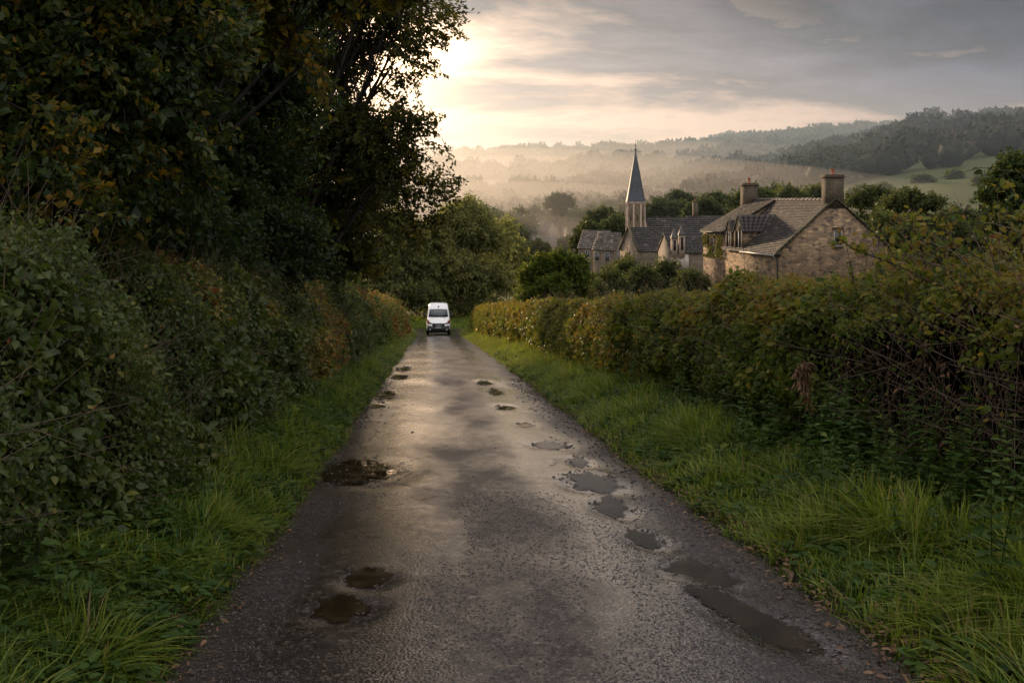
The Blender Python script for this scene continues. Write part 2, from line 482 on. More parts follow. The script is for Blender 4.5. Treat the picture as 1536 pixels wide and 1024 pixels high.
def build_road():
    ys = [-6.0]
    while ys[-1] < 95.5:
        ys.append(ys[-1] + max(.045, .011 * max(ys[-1], 0), .3 if ys[-1] < 3.5 else 0))
    ys = np.array(ys)
    u = np.linspace(0, 1, 62)
    Y = np.repeat(ys[:, None], len(u), 1)
    flare = 14 * sstep(87.5, 90.5, Y) ** 2         # meets the crossing lane
    X = XL(Y) - flare + (XR(Y) - XL(Y) + 2 * flare) * u[None]
    Z = road_z(X, Y) + .012
    e = np.minimum(u, 1 - u)[None] * 4.0
    Z = Z - .035 * np.exp(-e / .10)
    V = np.stack([X, Y, Z], -1).reshape(-1, 3)
    ny, nx = X.shape
    i = np.arange(nx * ny).reshape(ny, nx)
    q = np.stack([i[:-1, :-1], i[:-1, 1:], i[1:, 1:], i[1:, :-1]], -1).reshape(-1, 4)
    edge = np.repeat(np.minimum(u, 1 - u)[None], ny, 0).ravel() * 4.0
    m, nt, nodes, links = new_mat('wet worn asphalt')
    g = N(nt, 'ShaderNodeNewGeometry')
    sp = N(nt, 'ShaderNodeSeparateXYZ')
    links.new(g.outputs['Position'], sp.inputs[0])
    pos = g.outputs['Position']
    vo = N(nt, 'ShaderNodeTexVoronoi', i_Scale=48.0)
    vo.inputs['Randomness'].default_value = 1.0
    links.new(pos, vo.inputs['Vector'])
    fine = N(nt, 'ShaderNodeTexNoise', i_Scale=120.0, i_Detail=3.0)
    links.new(pos, fine.inputs['Vector'])
    mid = N(nt, 'ShaderNodeTexNoise', i_Scale=7.0, i_Detail=8.0, i_Roughness=.65)
    links.new(pos, mid.inputs['Vector'])
    mp = N(nt, 'ShaderNodeMapping')
    mp.inputs['Scale'].default_value = (1.1, .42, .4)
    links.new(pos, mp.inputs[0])
    big = N(nt, 'ShaderNodeTexNoise', i_Scale=1.0, i_Detail=6.0, i_Roughness=.6)
    links.new(mp.outputs[0], big.inputs['Vector'])
    at_ = N(nt, 'ShaderNodeAttribute', attribute_name='tint')
    edgef = ramp(nt, math_(nt, 'ADD', at_.outputs['Fac'], math_(nt, 'MULTIPLY_ADD', mid.outputs[0], .8, -.4)), [(.0, (1, 1, 1)), (.42, (0, 0, 0))])
    # wheel tracks: polished and wetter
    trk = None
    for x0, w in TRK:
        d = math_(nt, 'DIVIDE', math_(nt, 'SUBTRACT', sp.outputs[0], x0), w)
        t = math_(nt, 'POWER', 2.718, math_(nt, 'MULTIPLY', math_(nt, 'MULTIPLY', d, d), -1.0))
        trk = t if trk is None else math_(nt, 'ADD', trk, t)
    wet = math_(nt, 'ADD', math_(nt, 'MULTIPLY', trk, 1.0), math_(nt, 'MULTIPLY_ADD', big.outputs[0], 2.6, -1.15))
    wet = math_(nt, 'ADD', wet, math_(nt, 'MULTIPLY', math_(nt, 'SUBTRACT', mid.outputs[0], .5), 1.3), clamp=True)
    damp = N(nt, 'ShaderNodeAttribute', attribute_name='damp')
    wet = math_(nt, 'MULTIPLY_ADD', damp.outputs['Fac'], .7, wet, clamp=True)
    sepc = N(nt, 'ShaderNodeSeparateColor')
    links.new(vo.outputs['Color'], sepc.inputs[0])
    chips = ramp(nt, sepc.outputs[0], [(0, (.013, .0095, .010)), (.6, (.030, .0215, .022)), (.88, (.060, .045, .043)), (1, (.17, .135, .12))])
    col = mixc(nt, .6, chips, ramp(nt, mid.outputs[0], [(.3, (.35, .34, .36)), (.7, (1.3, 1.22, 1.2))]), 'MULTIPLY')
    col = mixc(nt, math_(nt, 'MULTIPLY', edgef, .75), col, (.04, .027, .018))
    cv = N(nt, 'ShaderNodeTexVoronoi', feature='DISTANCE_TO_EDGE', i_Scale=.8)
    cw = N(nt, 'ShaderNodeVectorMath', operation='MULTIPLY_ADD')
    links.new(mid.outputs['Color'], cw.inputs[0])
    cw.inputs[1].default_value = (.35, .35, .0)
    links.new(pos, cw.inputs[2])
    links.new(cw.outputs[0], cv.inputs['Vector'])
    crack = math_(nt, 'MULTIPLY', ramp(nt, cv.outputs[0], [(.004, (1, 1, 1)), (.016, (0, 0, 0))]), ramp(nt, big.outputs[0], [(.42, (1, 1, 1)), (.52, (0, 0, 0))]))
    col = mixc(nt, math_(nt, 'MULTIPLY', crack, .8), col, (.006, .005, .005))
    wet = math_(nt, 'MULTIPLY', wet, math_(nt, 'MULTIPLY_ADD', crack, -.8, 1.0))
    rough = math_(nt, 'ADD', math_(nt, 'MULTIPLY_ADD', wet, -.25, .50), math_(nt, 'MULTIPLY', math_(nt, 'SUBTRACT', mid.outputs[0], .5), .35))
    rough = math_(nt, 'ADD', rough, math_(nt, 'MULTIPLY', edgef, .12), clamp=True)
    p = N(nt, 'ShaderNodeBsdfPrincipled')
    p.inputs['IOR'].default_value = 1.5
    links.new(col, p.inputs['Base Color'])
    links.new(rough, p.inputs['Roughness'])
    p.inputs['Coat IOR'].default_value = 1.9
    links.new(wet, p.inputs['Coat Weight'])
    links.new(math_(nt, 'MULTIPLY_ADD', wet, -.06, .24), p.inputs['Coat Roughness'])
    h = math_(nt, 'ADD', math_(nt, 'MULTIPLY', vo.outputs['Distance'], -.9), math_(nt, 'MULTIPLY', fine.outputs[0], .35))
    h = math_(nt, 'ADD', h, math_(nt, 'MULTIPLY', mid.outputs[0], .45))
    far = math_(nt, 'DIVIDE', sp.outputs[1], 11.0)
    worn = math_(nt, 'DIVIDE', math_(nt, 'MULTIPLY_ADD', wet, -.006, .011), math_(nt, 'MULTIPLY_ADD', far, far, 1.0))     # bump depth faded with distance down the lane
    b = N(nt, 'ShaderNodeBump', i_Strength=.7)
    links.new(worn, b.inputs['Distance'])
    links.new(h, b.inputs['Height'])
    links.new(b.outputs[0], p.inputs['Normal'])
    links.new(b.outputs[0], p.inputs['Coat Normal'])
    out = N(nt, 'ShaderNodeOutputMaterial')
    links.new(p.outputs[0], out.inputs[0])
    wm = np.zeros(X.shape)
    for cx, cy, rx, ry, sk, tilt in PUDS:
        d2 = ((X - cx - sk * (Y - cy)) / (rx * 1.45 + .08)) ** 2 + ((Y - cy) / (ry * 1.45 + .1)) ** 2
        wm = np.maximum(wm, np.exp(-d2 ** 1.5))
    o = mesh('road', V, [q], m, tint=edge, smooth=True)
    wa = o.data.attributes.new('damp', 'FLOAT', 'POINT')
    wa.data.foreach_set('value', wm.ravel().astype(np.float32))
    tag(o, kind='structure')


def build_puddles():
    m, nt, nodes, links = new_mat('muddy puddle water')
    g = N(nt, 'ShaderNodeNewGeometry')
    n = N(nt, 'ShaderNodeTexNoise', i_Scale=5.0, i_Detail=3.0)
    links.new(g.outputs['Position'], n.inputs['Vector'])
    p = N(nt, 'ShaderNodeBsdfPrincipled', i_Roughness=.03)
    p.inputs['IOR'].default_value = 1.3
    links.new(ramp(nt, n.outputs[0], [(.35, (.014, .010, .005)), (.7, (.034, .024, .012))]), p.inputs['Base Color'])
    links.new(ramp(nt, n.outputs[0], [(.50, (.02, .02, .02)), (.66, (.22, .22, .22))]), p.inputs['Roughness'])
    b = N(nt, 'ShaderNodeBump', i_Strength=.05, i_Distance=.02)
    links.new(n.outputs[0], b.inputs['Height'])
    links.new(b.outputs[0], p.inputs['Normal'])
    out = N(nt, 'ShaderNodeOutputMaterial')
    # the film thins out over the chippings at the shore
    at_ = N(nt, 'ShaderNodeAttribute', attribute_name='tint')
    e1 = N(nt, 'ShaderNodeTexNoise', i_Scale=38.0, i_Detail=4.0)
    links.new(g.outputs['Position'], e1.inputs['Vector'])
    e2 = N(nt, 'ShaderNodeTexNoise', i_Scale=9.0, i_Detail=3.0)
    links.new(g.outputs['Position'], e2.inputs['Vector'])
    shore = math_(nt, 'ADD', math_(nt, 'MULTIPLY_ADD', at_.outputs['Fac'], -5.0, 5.0), math_(nt, 'ADD', math_(nt, 'MULTIPLY_ADD', e1.outputs[0], 3.4, -1.7), math_(nt, 'MULTIPLY_ADD', e2.outputs[0], 3.4, -1.7)))
    film = math_(nt, 'MULTIPLY_ADD', shore, 1.3, -.45, clamp=True)
    tr = N(nt, 'ShaderNodeBsdfTransparent')
    mx = N(nt, 'ShaderNodeMixShader')
    links.new(film, mx.inputs[0])
    links.new(tr.outputs[0], mx.inputs[1])
    links.new(p.outputs[0], mx.inputs[2])
    links.new(mx.outputs[0], out.inputs[0])
    labs = ['wide dark puddle by the grass edge, broadest on the lane', 'oval brown puddle in the rut by the tall grass',
            'small brown puddle just below the oval one in the rut', 'brown puddle above the longest puddle in the rut',
            'dark ragged puddle low on the lane, lower of a close pair', 'thin ragged puddle, upper of the close pair low on the lane',
            'thin flat puddle above the oval brown one', 'slanted puddle midway down the lane below two slivers', 'sliver of water just below the slanted puddle',
            'lower of two small slivers of water toward the van', 'upper of two small slivers of water toward the van',
            'tiny far puddle by the sunny verge, first beyond the others', 'small puddle by the sunny verge, second from the van end',
            'small puddle by the sunny verge, third from the van end', 'small puddle by the sunny verge, fourth from the van end',
            'little broken puddle between the thin flat one and the oval one', 'shallow broken puddle between the small brown one and the longer ones',
            'longest muddy puddle in the rut near the leaf litter']
    for k, (cx, cy, rx, ry, sk, tilt) in enumerate(PUDS):
        n_ = 320
        t = np.linspace(0, 2 * math.pi, n_, endpoint=False)
        c, s = np.cos(t), np.sin(t)
        rr = .62 + .75 * fbm(c * 1.3 + k * 9.3, s * 1.3 + 4, seed=41 + k, oct=2) + .34 * (fbm(c * 3.1 + k, s * 3.1, seed=71 + k, oct=3) - .5) - .10
        rr = rr + .22 * (fbm(c * 8 + k * 3, s * 8, seed=92, oct=3) - .5) + .05 * (vnoise(t * 30, k, seed=91) - .5)
        px, py = c * rr * rx * 1.1, s * rr * ry * 1.1
        px = px + sk * py
        z0 = float(lane(cy)) - .05 * ((cx - .6) / 2) ** 2 - .014 + .012 + .006
        V = np.stack([px, py, -tilt * py], -1)
        V = np.vstack([V, [[0, 0, 0]]])
        f = np.array([[i, (i + 1) % n_, n_] for i in range(n_)])
        o = mesh('puddle', V, [f], m, tint=np.append(np.ones(n_), 0))
        o.location = (cx, cy, z0)
        tag(o, labs[k], 'puddle', 'rain puddles on the lane')


# ------------------------------------------------------------------ leaves, blades, twigs
LEAF8 = (np.array([[0, 0, 0], [.36, 0, -.03], [.72, 0, -.03], [1, 0, -.14], [.28, .46, .07], [.66, .38, .03], [.28, -.46, .07], [.66, -.38, .03]]),
         [np.array([[0, 1, 4], [2, 3, 5], [0, 6, 1], [2, 7, 3]]), np.array([[1, 2, 5, 4], [1, 6, 7, 2]])])
LEAF4 = (np.array([[0, 0, 0], [.45, .5, .09], [1, 0, -.08], [.45, -.5, .09]]), [np.array([[0, 2, 1], [0, 3, 2]])])


def unit(v):
    return v / (np.linalg.norm(v, axis=-1, keepdims=True) + 1e-9)


def rdir(n, r=None):
    return unit((r or rng).normal(size=(n, 3)))


class LeafBag:
    def __init__(self):
        self.V, self.F, self.T, self.n = [], {}, [], 0

    def add(self, pos, d, nrm, L, W, tint, tmpl=LEAF4):
        n = len(pos)
        if n == 0: return self
        d = unit(d)
        s = unit(np.cross(nrm, d))
        u = np.cross(d, s)
        t, fs = tmpl
        L = np.broadcast_to(L, (n,))[:, None, None]
        W = np.broadcast_to(W, (n,))[:, None, None]
        V = pos[:, None, :] + t[None, :, 0:1] * L * d[:, None] + t[None, :, 1:2] * W * s[:, None] + t[None, :, 2:3] * L * u[:, None]
        k = len(t)
        off = (self.n + np.arange(n) * k)[:, None, None]
        for f in fs:
            self.F.setdefault(f.shape[1], []).append((f[None] + off).reshape(-1, f.shape[1]))
        self.V.append(V.reshape(-1, 3))
        self.T.append(np.repeat(np.clip(np.broadcast_to(tint, (n,)), 0, 1), k))
        self.n += n * k
        return self

    def twigs(self, p0, p1, r, tint=.5):
        """thin three sided tapering sticks"""
        n = len(p0)
        d = unit(p1 - p0)
        a = unit(np.cross(d, np.array([.3, .2, .93])))
        b = np.cross(d, a)
        r = np.broadcast_to(r, (n,))[:, None, None]
        ang = np.array([0, 2.094, 4.189])
        ring = np.cos(ang)[None, :, None] * a[:, None] + np.sin(ang)[None, :, None] * b[:, None]
        V = np.concatenate([p0[:, None] + r * ring, p1[:, None] + .45 * r * ring], 1)
        f = np.array([[0, 1, 4, 3], [1, 2, 5, 4], [2, 0, 3, 5]])
        off = (self.n + np.arange(n) * 6)[:, None, None]
        self.F.setdefault(4, []).append((f[None] + off).reshape(-1, 4))
        self.V.append(V.reshape(-1, 3))
        self.T.append(np.full(n * 6, tint) if np.isscalar(tint) else np.repeat(tint, 6))
        self.n += n * 6
        return self

    def curves(self, P, r0, r1, tint=.5):
        """P (n,m,3) bundles of curved canes"""
        n, m, _ = P.shape
        for i in range(m - 1):
            a, b = P[:, i], P[:, i + 1]
            ra = r0 + (r1 - r0) * i / (m - 1)
            self.twigs(a, b + (b - a) * .04, ra, tint)
        return self

    def blades(self, pos, h, lean, w, tint, segs=3):
        """grass blades: h height, lean (n,2) sideways vector in m at the tip"""
        n = len(pos)
        ss = np.array([0, .4, .75, 1.0]) if segs == 3 else np.array([0, .55, 1.0])
        ld = unit(np.concatenate([lean, np.zeros((n, 1))], 1))
        side = np.stack([-ld[:, 1], ld[:, 0], np.zeros(n)], 1)
        jit = rng.normal(size=(n, 2)) * .5
        side = unit(side + np.concatenate([jit, np.zeros((n, 1))], 1))
        rows = []
        lm = np.linalg.norm(lean, axis=1)
        for s in ss:
            zc = h * (s - .42 * np.clip(lm / (h + 1e-6), 0, 1.6) * s * s)
            c = pos + np.stack([lean[:, 0] * s * s, lean[:, 1] * s * s, zc], 1)
            if s < 1:
                ww = (w * (1 - .75 * s ** 1.5))[:, None] * side * .5
                rows += [c - ww, c + ww]
            else:
                rows.append(c)
        V = np.stack(rows, 1)
        k = V.shape[1]
        off = (self.n + np.arange(n) * k)[:, None, None]
        q = np.array([[2 * i, 2 * i + 1, 2 * i + 3, 2 * i + 2] for i in range(len(ss) - 2)])
        self.F.setdefault(4, []).append((q[None] + off).reshape(-1, 4))
        t = np.array([[k - 3, k - 2, k - 1]])
        self.F.setdefault(3, []).append((t[None] + off).reshape(-1, 3))
        self.V.append(V.reshape(-1, 3))
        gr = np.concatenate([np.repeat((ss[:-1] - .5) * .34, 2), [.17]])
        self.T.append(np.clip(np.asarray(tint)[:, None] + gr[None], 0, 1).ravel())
        self.n += n * k
        return self

    def build(self, name, mat, parent=None, smooth=False):
        return mesh(name, np.concatenate(self.V), [np.concatenate(v) for v in self.F.values()], mat, parent, np.concatenate(self.T), smooth)


# ------------------------------------------------------------------ trees
def tree(name, label, cat, base, lobes, n_cl, per, L, mat, tw=.7, droop=.25, tint=.35, tvar=.18, trunk=.16, seed=1, group=None,
         lw=.6, twig=True, inner=.25, flat=1.0, subs=7, sprays=None, wav=.5):
    """lobes: (x,y,z,r) world. Everything is stored relative to the base of the trunk."""
    r = np.random.default_rng(seed)
    base = np.array(base, float)
    root = empty(name, base, 0, label, cat, group)
    lb = np.array([l[:4] for l in lobes], float)
    w = lb[:, 3] ** 2
    li = r.choice(len(lb), n_cl, p=w / w.sum())
    d = rdir(n_cl, r)
    d[:, 2] = np.where(d[:, 2] < -.35, -d[:, 2], d[:, 2])
    wob = 1 - wav / 2 + wav * 1.35 * (vnoise(d[:, 0] * 2.3 + li * 7, d[:, 1] * 2.3, d[:, 2] * 2.3, seed=seed) - .35)
    u = r.random(n_cl)
    rad = lb[li, 3] * (.45 + .55 * np.sqrt(u)) * wob
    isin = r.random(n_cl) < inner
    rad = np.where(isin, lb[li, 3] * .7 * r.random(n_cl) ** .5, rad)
    c = lb[li, :3] + d * rad[:, None] * np.array([1, 1, flat])
    if sprays is not None:                      # extra drooping sprays at given points
        c = np.vstack([c, sprays])
        k = len(sprays)
        d = np.vstack([d, np.tile([[.9, -.1, 0.1]], (k, 1))])
        li = np.concatenate([li, np.zeros(k, int)])
        isin = np.concatenate([isin, np.zeros(k, bool)])
        n_cl += k
    ax = unit(d * .8 + rdir(n_cl, r) * .65 + np.array([0, 0, -droop]))
    ct = tint + tvar * (r.normal(size=n_cl) * .55 + 1.2 * (vnoise(c[:, 0] * .6, c[:, 1] * .6, c[:, 2] * .6, seed=seed + 3) - .5))
    bag = LeafBag()
    ci = np.repeat(np.arange(n_cl), per)
    n = len(ci)
    t = r.random(n)
    p = c[ci] + ax[ci] * ((t - .35) * tw)[:, None] + r.normal(size=(n, 3)) * (.10 * tw * (1.15 - .6 * t))[:, None]
    ld = unit(ax[ci] * .7 + rdir(n, r) * .85 + np.array([0, 0, -.25]))
    ln = unit(rdir(n, r) * .9 + np.array([0, 0, .55]))
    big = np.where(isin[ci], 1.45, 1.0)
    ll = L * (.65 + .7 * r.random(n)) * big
    tt = ct[ci] + r.normal(size=n) * tvar * .55 - isin[ci] * .12  # inner leaves tinted darker, painting shade inside the crown
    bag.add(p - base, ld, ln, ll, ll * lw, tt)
    if twig:
        k = ~isin
        bt = LeafBag().twigs((c - ax * tw * .5 - base)[k], (c + ax * tw * .55 - base)[k], .006 + .004 * L * 10)
    tb = MB()
    top = np.array([lb[:, 0].mean(), lb[:, 1].mean(), lb[:, 2].min()])
    fork = base + (top - base) * np.array([.35, .35, .55])
    if np.linalg.norm(fork - base) < .3: fork = base + np.array([0, 0, .6])
    midp = (base + fork) / 2 + r.normal(size=3) * trunk * .8
    tb.tube([base - base - np.array([0, 0, .4]), midp - base, fork - base], trunk * 1.25, trunk * .8, 8)
    for i, l in enumerate(lb):
        m1 = fork + (l[:3] - fork) * .5 + r.normal(size=3) * l[3] * .12
        tb.tube([fork - base, m1 - base, l[:3] - base], trunk * .62, trunk * .26, 6)
        idx = np.where((li == i) & ~isin)[0]
        for j in r.permutation(idx)[:subs]:
            s0 = m1 + (l[:3] - m1) * r.random()
            mm = (s0 + c[j]) / 2 + r.normal(size=3) * .1 * l[3] + np.array([0, 0, .08 * l[3]])
            tb.tube([s0 - base, mm - base, c[j] - base], trunk * .2, trunk * .05, 5)
    bag.build('crown', mat, root)
    tk = tb.build('trunk', M['bark'], root, smooth=True)
    if twig:
        bt.build('twigs', M['bark'], tk)
    return root


def L4(*rows):
    """rows (px, py, Y, r) -> world lobes"""
    return [(*at(a, b, c), d) for a, b, c, d in rows]


def gbase(x, y):
    return np.array([x, y, float(ground_z(x, y)) - .05])


def build_left_wood():
    spr = []
    r = np.random.default_rng(5)
    def spray(px0, py0, px1, py1, Y, n):
        for i in range(n):
            t = i / (n - 1)
            q = at(px0 + (px1 - px0) * t, py0 + (py1 - py0) * t + 12 * math.sin(t * 3.1), Y)
            spr.append(q + r.normal(size=3) * .10)
            if r.random() < .6: spr.append(q + r.normal(size=3) * .28)
    spray(600, 30, 690, 14, 28, 16); spray(590, 70, 672, 44, 28, 14); spray(590, 120, 640, 96, 29, 11)
    spray(600, 250, 668, 262, 29, 14); spray(590, 275, 672, 292, 29, 16); spray(590, 175, 652, 178, 29, 12)
    spray(570, 320, 628, 348, 29, 12); spray(590, 205, 640, 216, 29, 10); spray(580, 310, 650, 318, 29, 10)
    tree('broadleaf_tree', 'tall browning tree leaning over the lane, its feathery edge against the bright sky', 'tree', gbase(-6.6, 30),
         L4((560, -20, 30, 2.5), (480, 40, 31, 2.2), (590, 75, 30, 1.1), (430, 150, 31, 2.6), (560, 215, 30, 1.75), (480, 260, 31, 2.4), (565, 280, 30, 1.6),
            (500, 350, 31, 1.9), (420, 330, 32, 2.4), (520, 400, 32, 1.4), (350, 60, 32, 3.0), (450, 430, 33, 1.8), (600, 20, 29, 1.0), (520, 105, 31, 1.2), (540, 20, 29, 1.4)),
         3700, 26, .125, M['beech_leaf'], tw=.75, droop=.3, tint=.38, tvar=.22, trunk=.15, seed=11, inner=.22, subs=10, sprays=np.array(spr))
    tree('broadleaf_tree', 'dark dense tree rising above the hedge, second nearest the camera', 'tree', gbase(-7.2, 19),
         L4((300, 60, 19, 2.2), (380, 160, 20, 1.7), (250, 230, 19, 2.0), (350, 290, 20, 1.6), (180, 130, 18, 2.3), (390, 60, 20, 1.4), (400, 380, 22, 1.5), (290, 340, 19, 1.5), (100, 40, 19, 2.6), (270, 360, 15, .9), (330, 395, 18, .9), (390, 425, 22, 1.0)),
         3400, 26, .12, M['wood_leaf'], tw=.7, tint=.26, tvar=.16, trunk=.2, seed=12, inner=.25)
    tree('broadleaf_tree', 'nearest dark leafy tree over the hedge with yellowing upper twigs', 'tree', gbase(-5.6, 10),
         L4((80, 60, 10.5, 1.3), (190, 150, 11, 1.2), (20, 200, 10, 1.3), (120, 260, 11, 1.1), (240, 40, 11.5, 1.1), (-80, 100, 10, 1.5), (40, -80, 10, 1.4), (-60, 280, 9.6, 1.2), (230, 260, 12.5, 1.0), (40, 320, 9.2, .75), (130, 335, 10.5, .7), (210, 330, 12, .75)),
         3000, 24, .10, M['wood_leaf'], tw=.5, tint=.42, tvar=.26, trunk=.13, seed=13, inner=.2, subs=6)
    spr2 = np.array([at(430 + 20 * i, 60 + 14 * i + 20 * r.normal(), 14) for i in range(3)] + [at(470 + r.normal() * 12, 70 + 22 * i, 14) for i in range(4)])
    tree('broadleaf_tree', 'overhanging tree with golden leaves along the top of the view', 'tree', gbase(-5.2, 14.5),
         L4((330, -10, 14, 1.0), (430, -20, 14, .95), (520, -35, 14.5, .85), (240, 20, 14, 1.0), (610, -60, 15, .85), (390, 70, 14.5, .55), (150, -20, 13.5, 1.1)),
         1100, 22, .115, M['beech_leaf'], tw=.55, tint=.50, tvar=.26, trunk=.07, seed=14, inner=.12, droop=.5, sprays=spr2)
    tree('broadleaf_tree', 'shadowy tree at the far end of the wood behind the browning one', 'tree', gbase(-6.0, 46),
         L4((420, 230, 46, 3.2), (380, 330, 45, 3.4), (480, 350, 46, 1.9), (490, 420, 47, 1.6), (410, 430, 46, 2.2), (320, 220, 46, 4.0), (525, 447, 50, 1.0), (548, 335, 51, 1.6), (552, 280, 51, 1.5), (535, 220, 51, 1.8), (570, 300, 52, 1.0)),
         2400, 24, .17, M['wood_leaf'], tw=.9, tint=.36, tvar=.18, trunk=.22, seed=15, inner=.3)
    tree('broadleaf_tree', 'deep shaded tree filling the wood behind the two nearer dark trees', 'tree', gbase(-11, 27),
         L4((150, 100, 28, 4.0), (20, 250, 27, 3.6), (250, 250, 29, 3.2), (150, 350, 28, 2.4), (330, 380, 30, 2.4), (-150, 100, 27, 4.5)),
         1700, 22, .2, M['wood_leaf'], tw=1.0, tint=.18, tvar=.12, trunk=.25, seed=16, inner=.5, twig=False)


def mid_tree(name, label, px, Y, lobes, n_cl, per, L, **kw):
    x = (px - VX) * Y / F
    kw.setdefault('trunk', .2)
    return tree(name, label, kw.pop('cat', 'tree'), gbase(x, Y), L4(*lobes), n_cl, per, L, kw.pop('mat', M['far_leaf']), **kw)


def build_mid_trees():
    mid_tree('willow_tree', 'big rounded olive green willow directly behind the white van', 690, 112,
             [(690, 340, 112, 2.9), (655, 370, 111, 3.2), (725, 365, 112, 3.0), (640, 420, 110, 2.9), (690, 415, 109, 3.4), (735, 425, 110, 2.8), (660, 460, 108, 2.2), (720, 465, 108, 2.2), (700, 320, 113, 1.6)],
             3400, 22, .34, tw=1.9, droop=.45, tint=.36, tvar=.24, mat=M['hazed_willow_leaf'], trunk=.45, seed=21, inner=.2, lw=.42, wav=.7)
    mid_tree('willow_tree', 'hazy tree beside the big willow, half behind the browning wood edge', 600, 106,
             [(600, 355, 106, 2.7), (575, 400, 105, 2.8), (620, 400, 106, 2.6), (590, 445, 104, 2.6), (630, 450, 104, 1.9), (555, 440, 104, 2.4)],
             2200, 22, .33, tw=1.7, droop=.4, tint=.25, tvar=.2, mat=M['hazed_willow_leaf'], trunk=.35, seed=22, inner=.25, lw=.45, wav=.7)
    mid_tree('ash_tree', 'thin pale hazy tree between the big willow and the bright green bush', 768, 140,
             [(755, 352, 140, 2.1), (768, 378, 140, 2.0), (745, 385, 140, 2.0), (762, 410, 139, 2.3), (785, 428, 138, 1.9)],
             1000, 18, .36, tw=1.6, droop=.2, tint=.5, tvar=.18, mat=M['hazed_willow_leaf'], trunk=.25, seed=23, inner=.15, wav=.8)
    mid_tree('field_maple', 'compact bright green bushy tree standing up out of the hedge', 830, 62,
             [(830, 405, 62, .95), (800, 425, 62, .95), (862, 422, 62, .95), (832, 440, 61, 1.1), (795, 450, 61, .7), (870, 447, 62, .75), (845, 395, 62, .6), (812, 400, 62, .55), (868, 400, 62.5, .5)],
             1700, 24, .15, mat=M['bramble_leaf'], tw=.75, droop=-.3, tint=.42, tvar=.15, trunk=.1, seed=24, inner=.2, cat='tree', wav=.8)
    # village shrubs in front of the houses
    shr = [(915, 425, 78, 1.3, 'olive shrub in front of the small stone outhouses', .45), (940, 405, 92, 1.4, 'pale scrubby bush below the three lancet windows', .5),
           (965, 418, 80, 1.0, 'narrow upright dark shrub below the church wing', .3), (1000, 415, 82, 1.5, 'dark green shrub below the white rendered wall', .3),
           (1035, 428, 74, 1.2, 'dark green shrub against the far corner of the cottage', .33), (890, 440, 72, 1.0, 'low olive bush beside the bright green tree', .5),
           (1085, 452, 62, .9, 'yellow green bush under the cottage dormers', .55), (1250, 440, 56, .8, 'straggly bush under the cottage gable', .5),
           (1345, 405, 58, 1.2, 'yellowing bush at the foot of the gable beside the cottage', .62)]
    for i, (px, py, Y, r_, lab, tn) in enumerate(shr):
        mid_tree('shrub', lab, px, Y, [(px, py, Y, r_), (px + 14, py + 12, Y, r_ * .8), (px - 15, py + 10, Y, r_ * .8), (px + 3, py + 28, Y - 1, r_)],
                 420, 22, .16, tw=.7, droop=-.35, tint=tn, tvar=.16, trunk=.06, seed=40 + i, inner=.2, cat='shrub', subs=3, wav=.8)
    # trees on the slope beyond the cottage gable
    rt = [(1310, 300, 135, 3.4, 'rounded grey green tree just beyond the cottage chimney', .25, .8), (1365, 305, 105, 2.6, 'flat topped olive tree beyond the gable', .40, .75),
          (1400, 350, 88, 2.2, 'dark low tree in the dip beyond the gable', .2, .9), (1350, 365, 80, 1.9, 'shadowed bushy tree close beyond the gable', .28, .9),
          (1440, 340, 112, 2.8, 'dark tree below the green field', .22, .9), (1330, 345, 96, 2.0, 'brownish tree hugging the far side of the gable', .45, .9)]
    for i, (px, py, Y, r_, lab, tn, fl) in enumerate(rt):
        mid_tree('hillside_tree', lab, px, Y, [(px, py, Y, r_ * .8), (px + 26, py + 6, Y, r_ * .75), (px - 24, py + 8, Y, r_ * .7), (px + 5, py + 40, Y, r_), (px - 20, py + 42, Y, r_ * .8), (px + 30, py + 44, Y, r_ * .8)],
                 1100, 20, .25, tw=1.1, droop=-.1, tint=tn, tvar=.16, trunk=.2, seed=60 + i, inner=.25, flat=fl, wav=.7)
    mid_tree('hillside_tree', 'tall dark tree at the edge of the view above the bramble tangle', 1535, 62,
             [(1520, 275, 62, 1.5), (1490, 300, 62, 1.0), (1535, 310, 62, 1.9), (1560, 270, 63, 2.0), (1500, 345, 61, 1.5), (1545, 355, 61, 1.8), (1515, 250, 62, .7)],
             1500, 22, .19, mat=M['wood_leaf'], tw=.9, droop=-.2, tint=.42, tvar=.14, trunk=.2, seed=70, inner=.2, wav=.9)
    # around the church
    ch = [(990, 315, 215, 4.2, 'dark spreading tree close beside the church tower', .30), (1018, 300, 225, 3.0, 'wind bent tree above the nave roof ridge', .26),
          (1055, 312, 200, 3.0, 'bushy dark tree behind the nave beside the lone chimney', .27), (1072, 302, 210, 2.6, 'pointed tree between the nave and the cottage chimney', .30),
          (905, 325, 200, 2.8, 'small dark bush against the church tower', .35), (925, 338, 190, 2.2, 'low bush at the foot of the church tower', .38)]
    for i, (px, py, Y, r_, lab, tn) in enumerate(ch):
        k = F / Y * r_
        mid_tree('churchyard_tree', lab, px, Y, [(px, py, Y, r_ * .75), (px + k * .7, py + k * .3, Y, r_ * .7), (px - k * .7, py + k * .35, Y, r_ * .7), (px, py + k * .9, Y, r_)],
                 700, 18, .42, tw=1.5, droop=-.1, tint=tn, tvar=.15, trunk=.25, seed=80 + i, inner=.25, wav=.8)
    mid_tree('yew_bush', 'smooth domed dark bush in front of the small slate roofs', 875, 178,
             [(882, 353, 178, 2.6), (872, 366, 178, 2.2), (896, 366, 178, 2.4), (884, 380, 177, 2.6)], 900, 18, .38, tw=1.0, droop=-.1, tint=.3, tvar=.1, trunk=.2, seed=88, inner=.3, cat='bush', wav=.25)
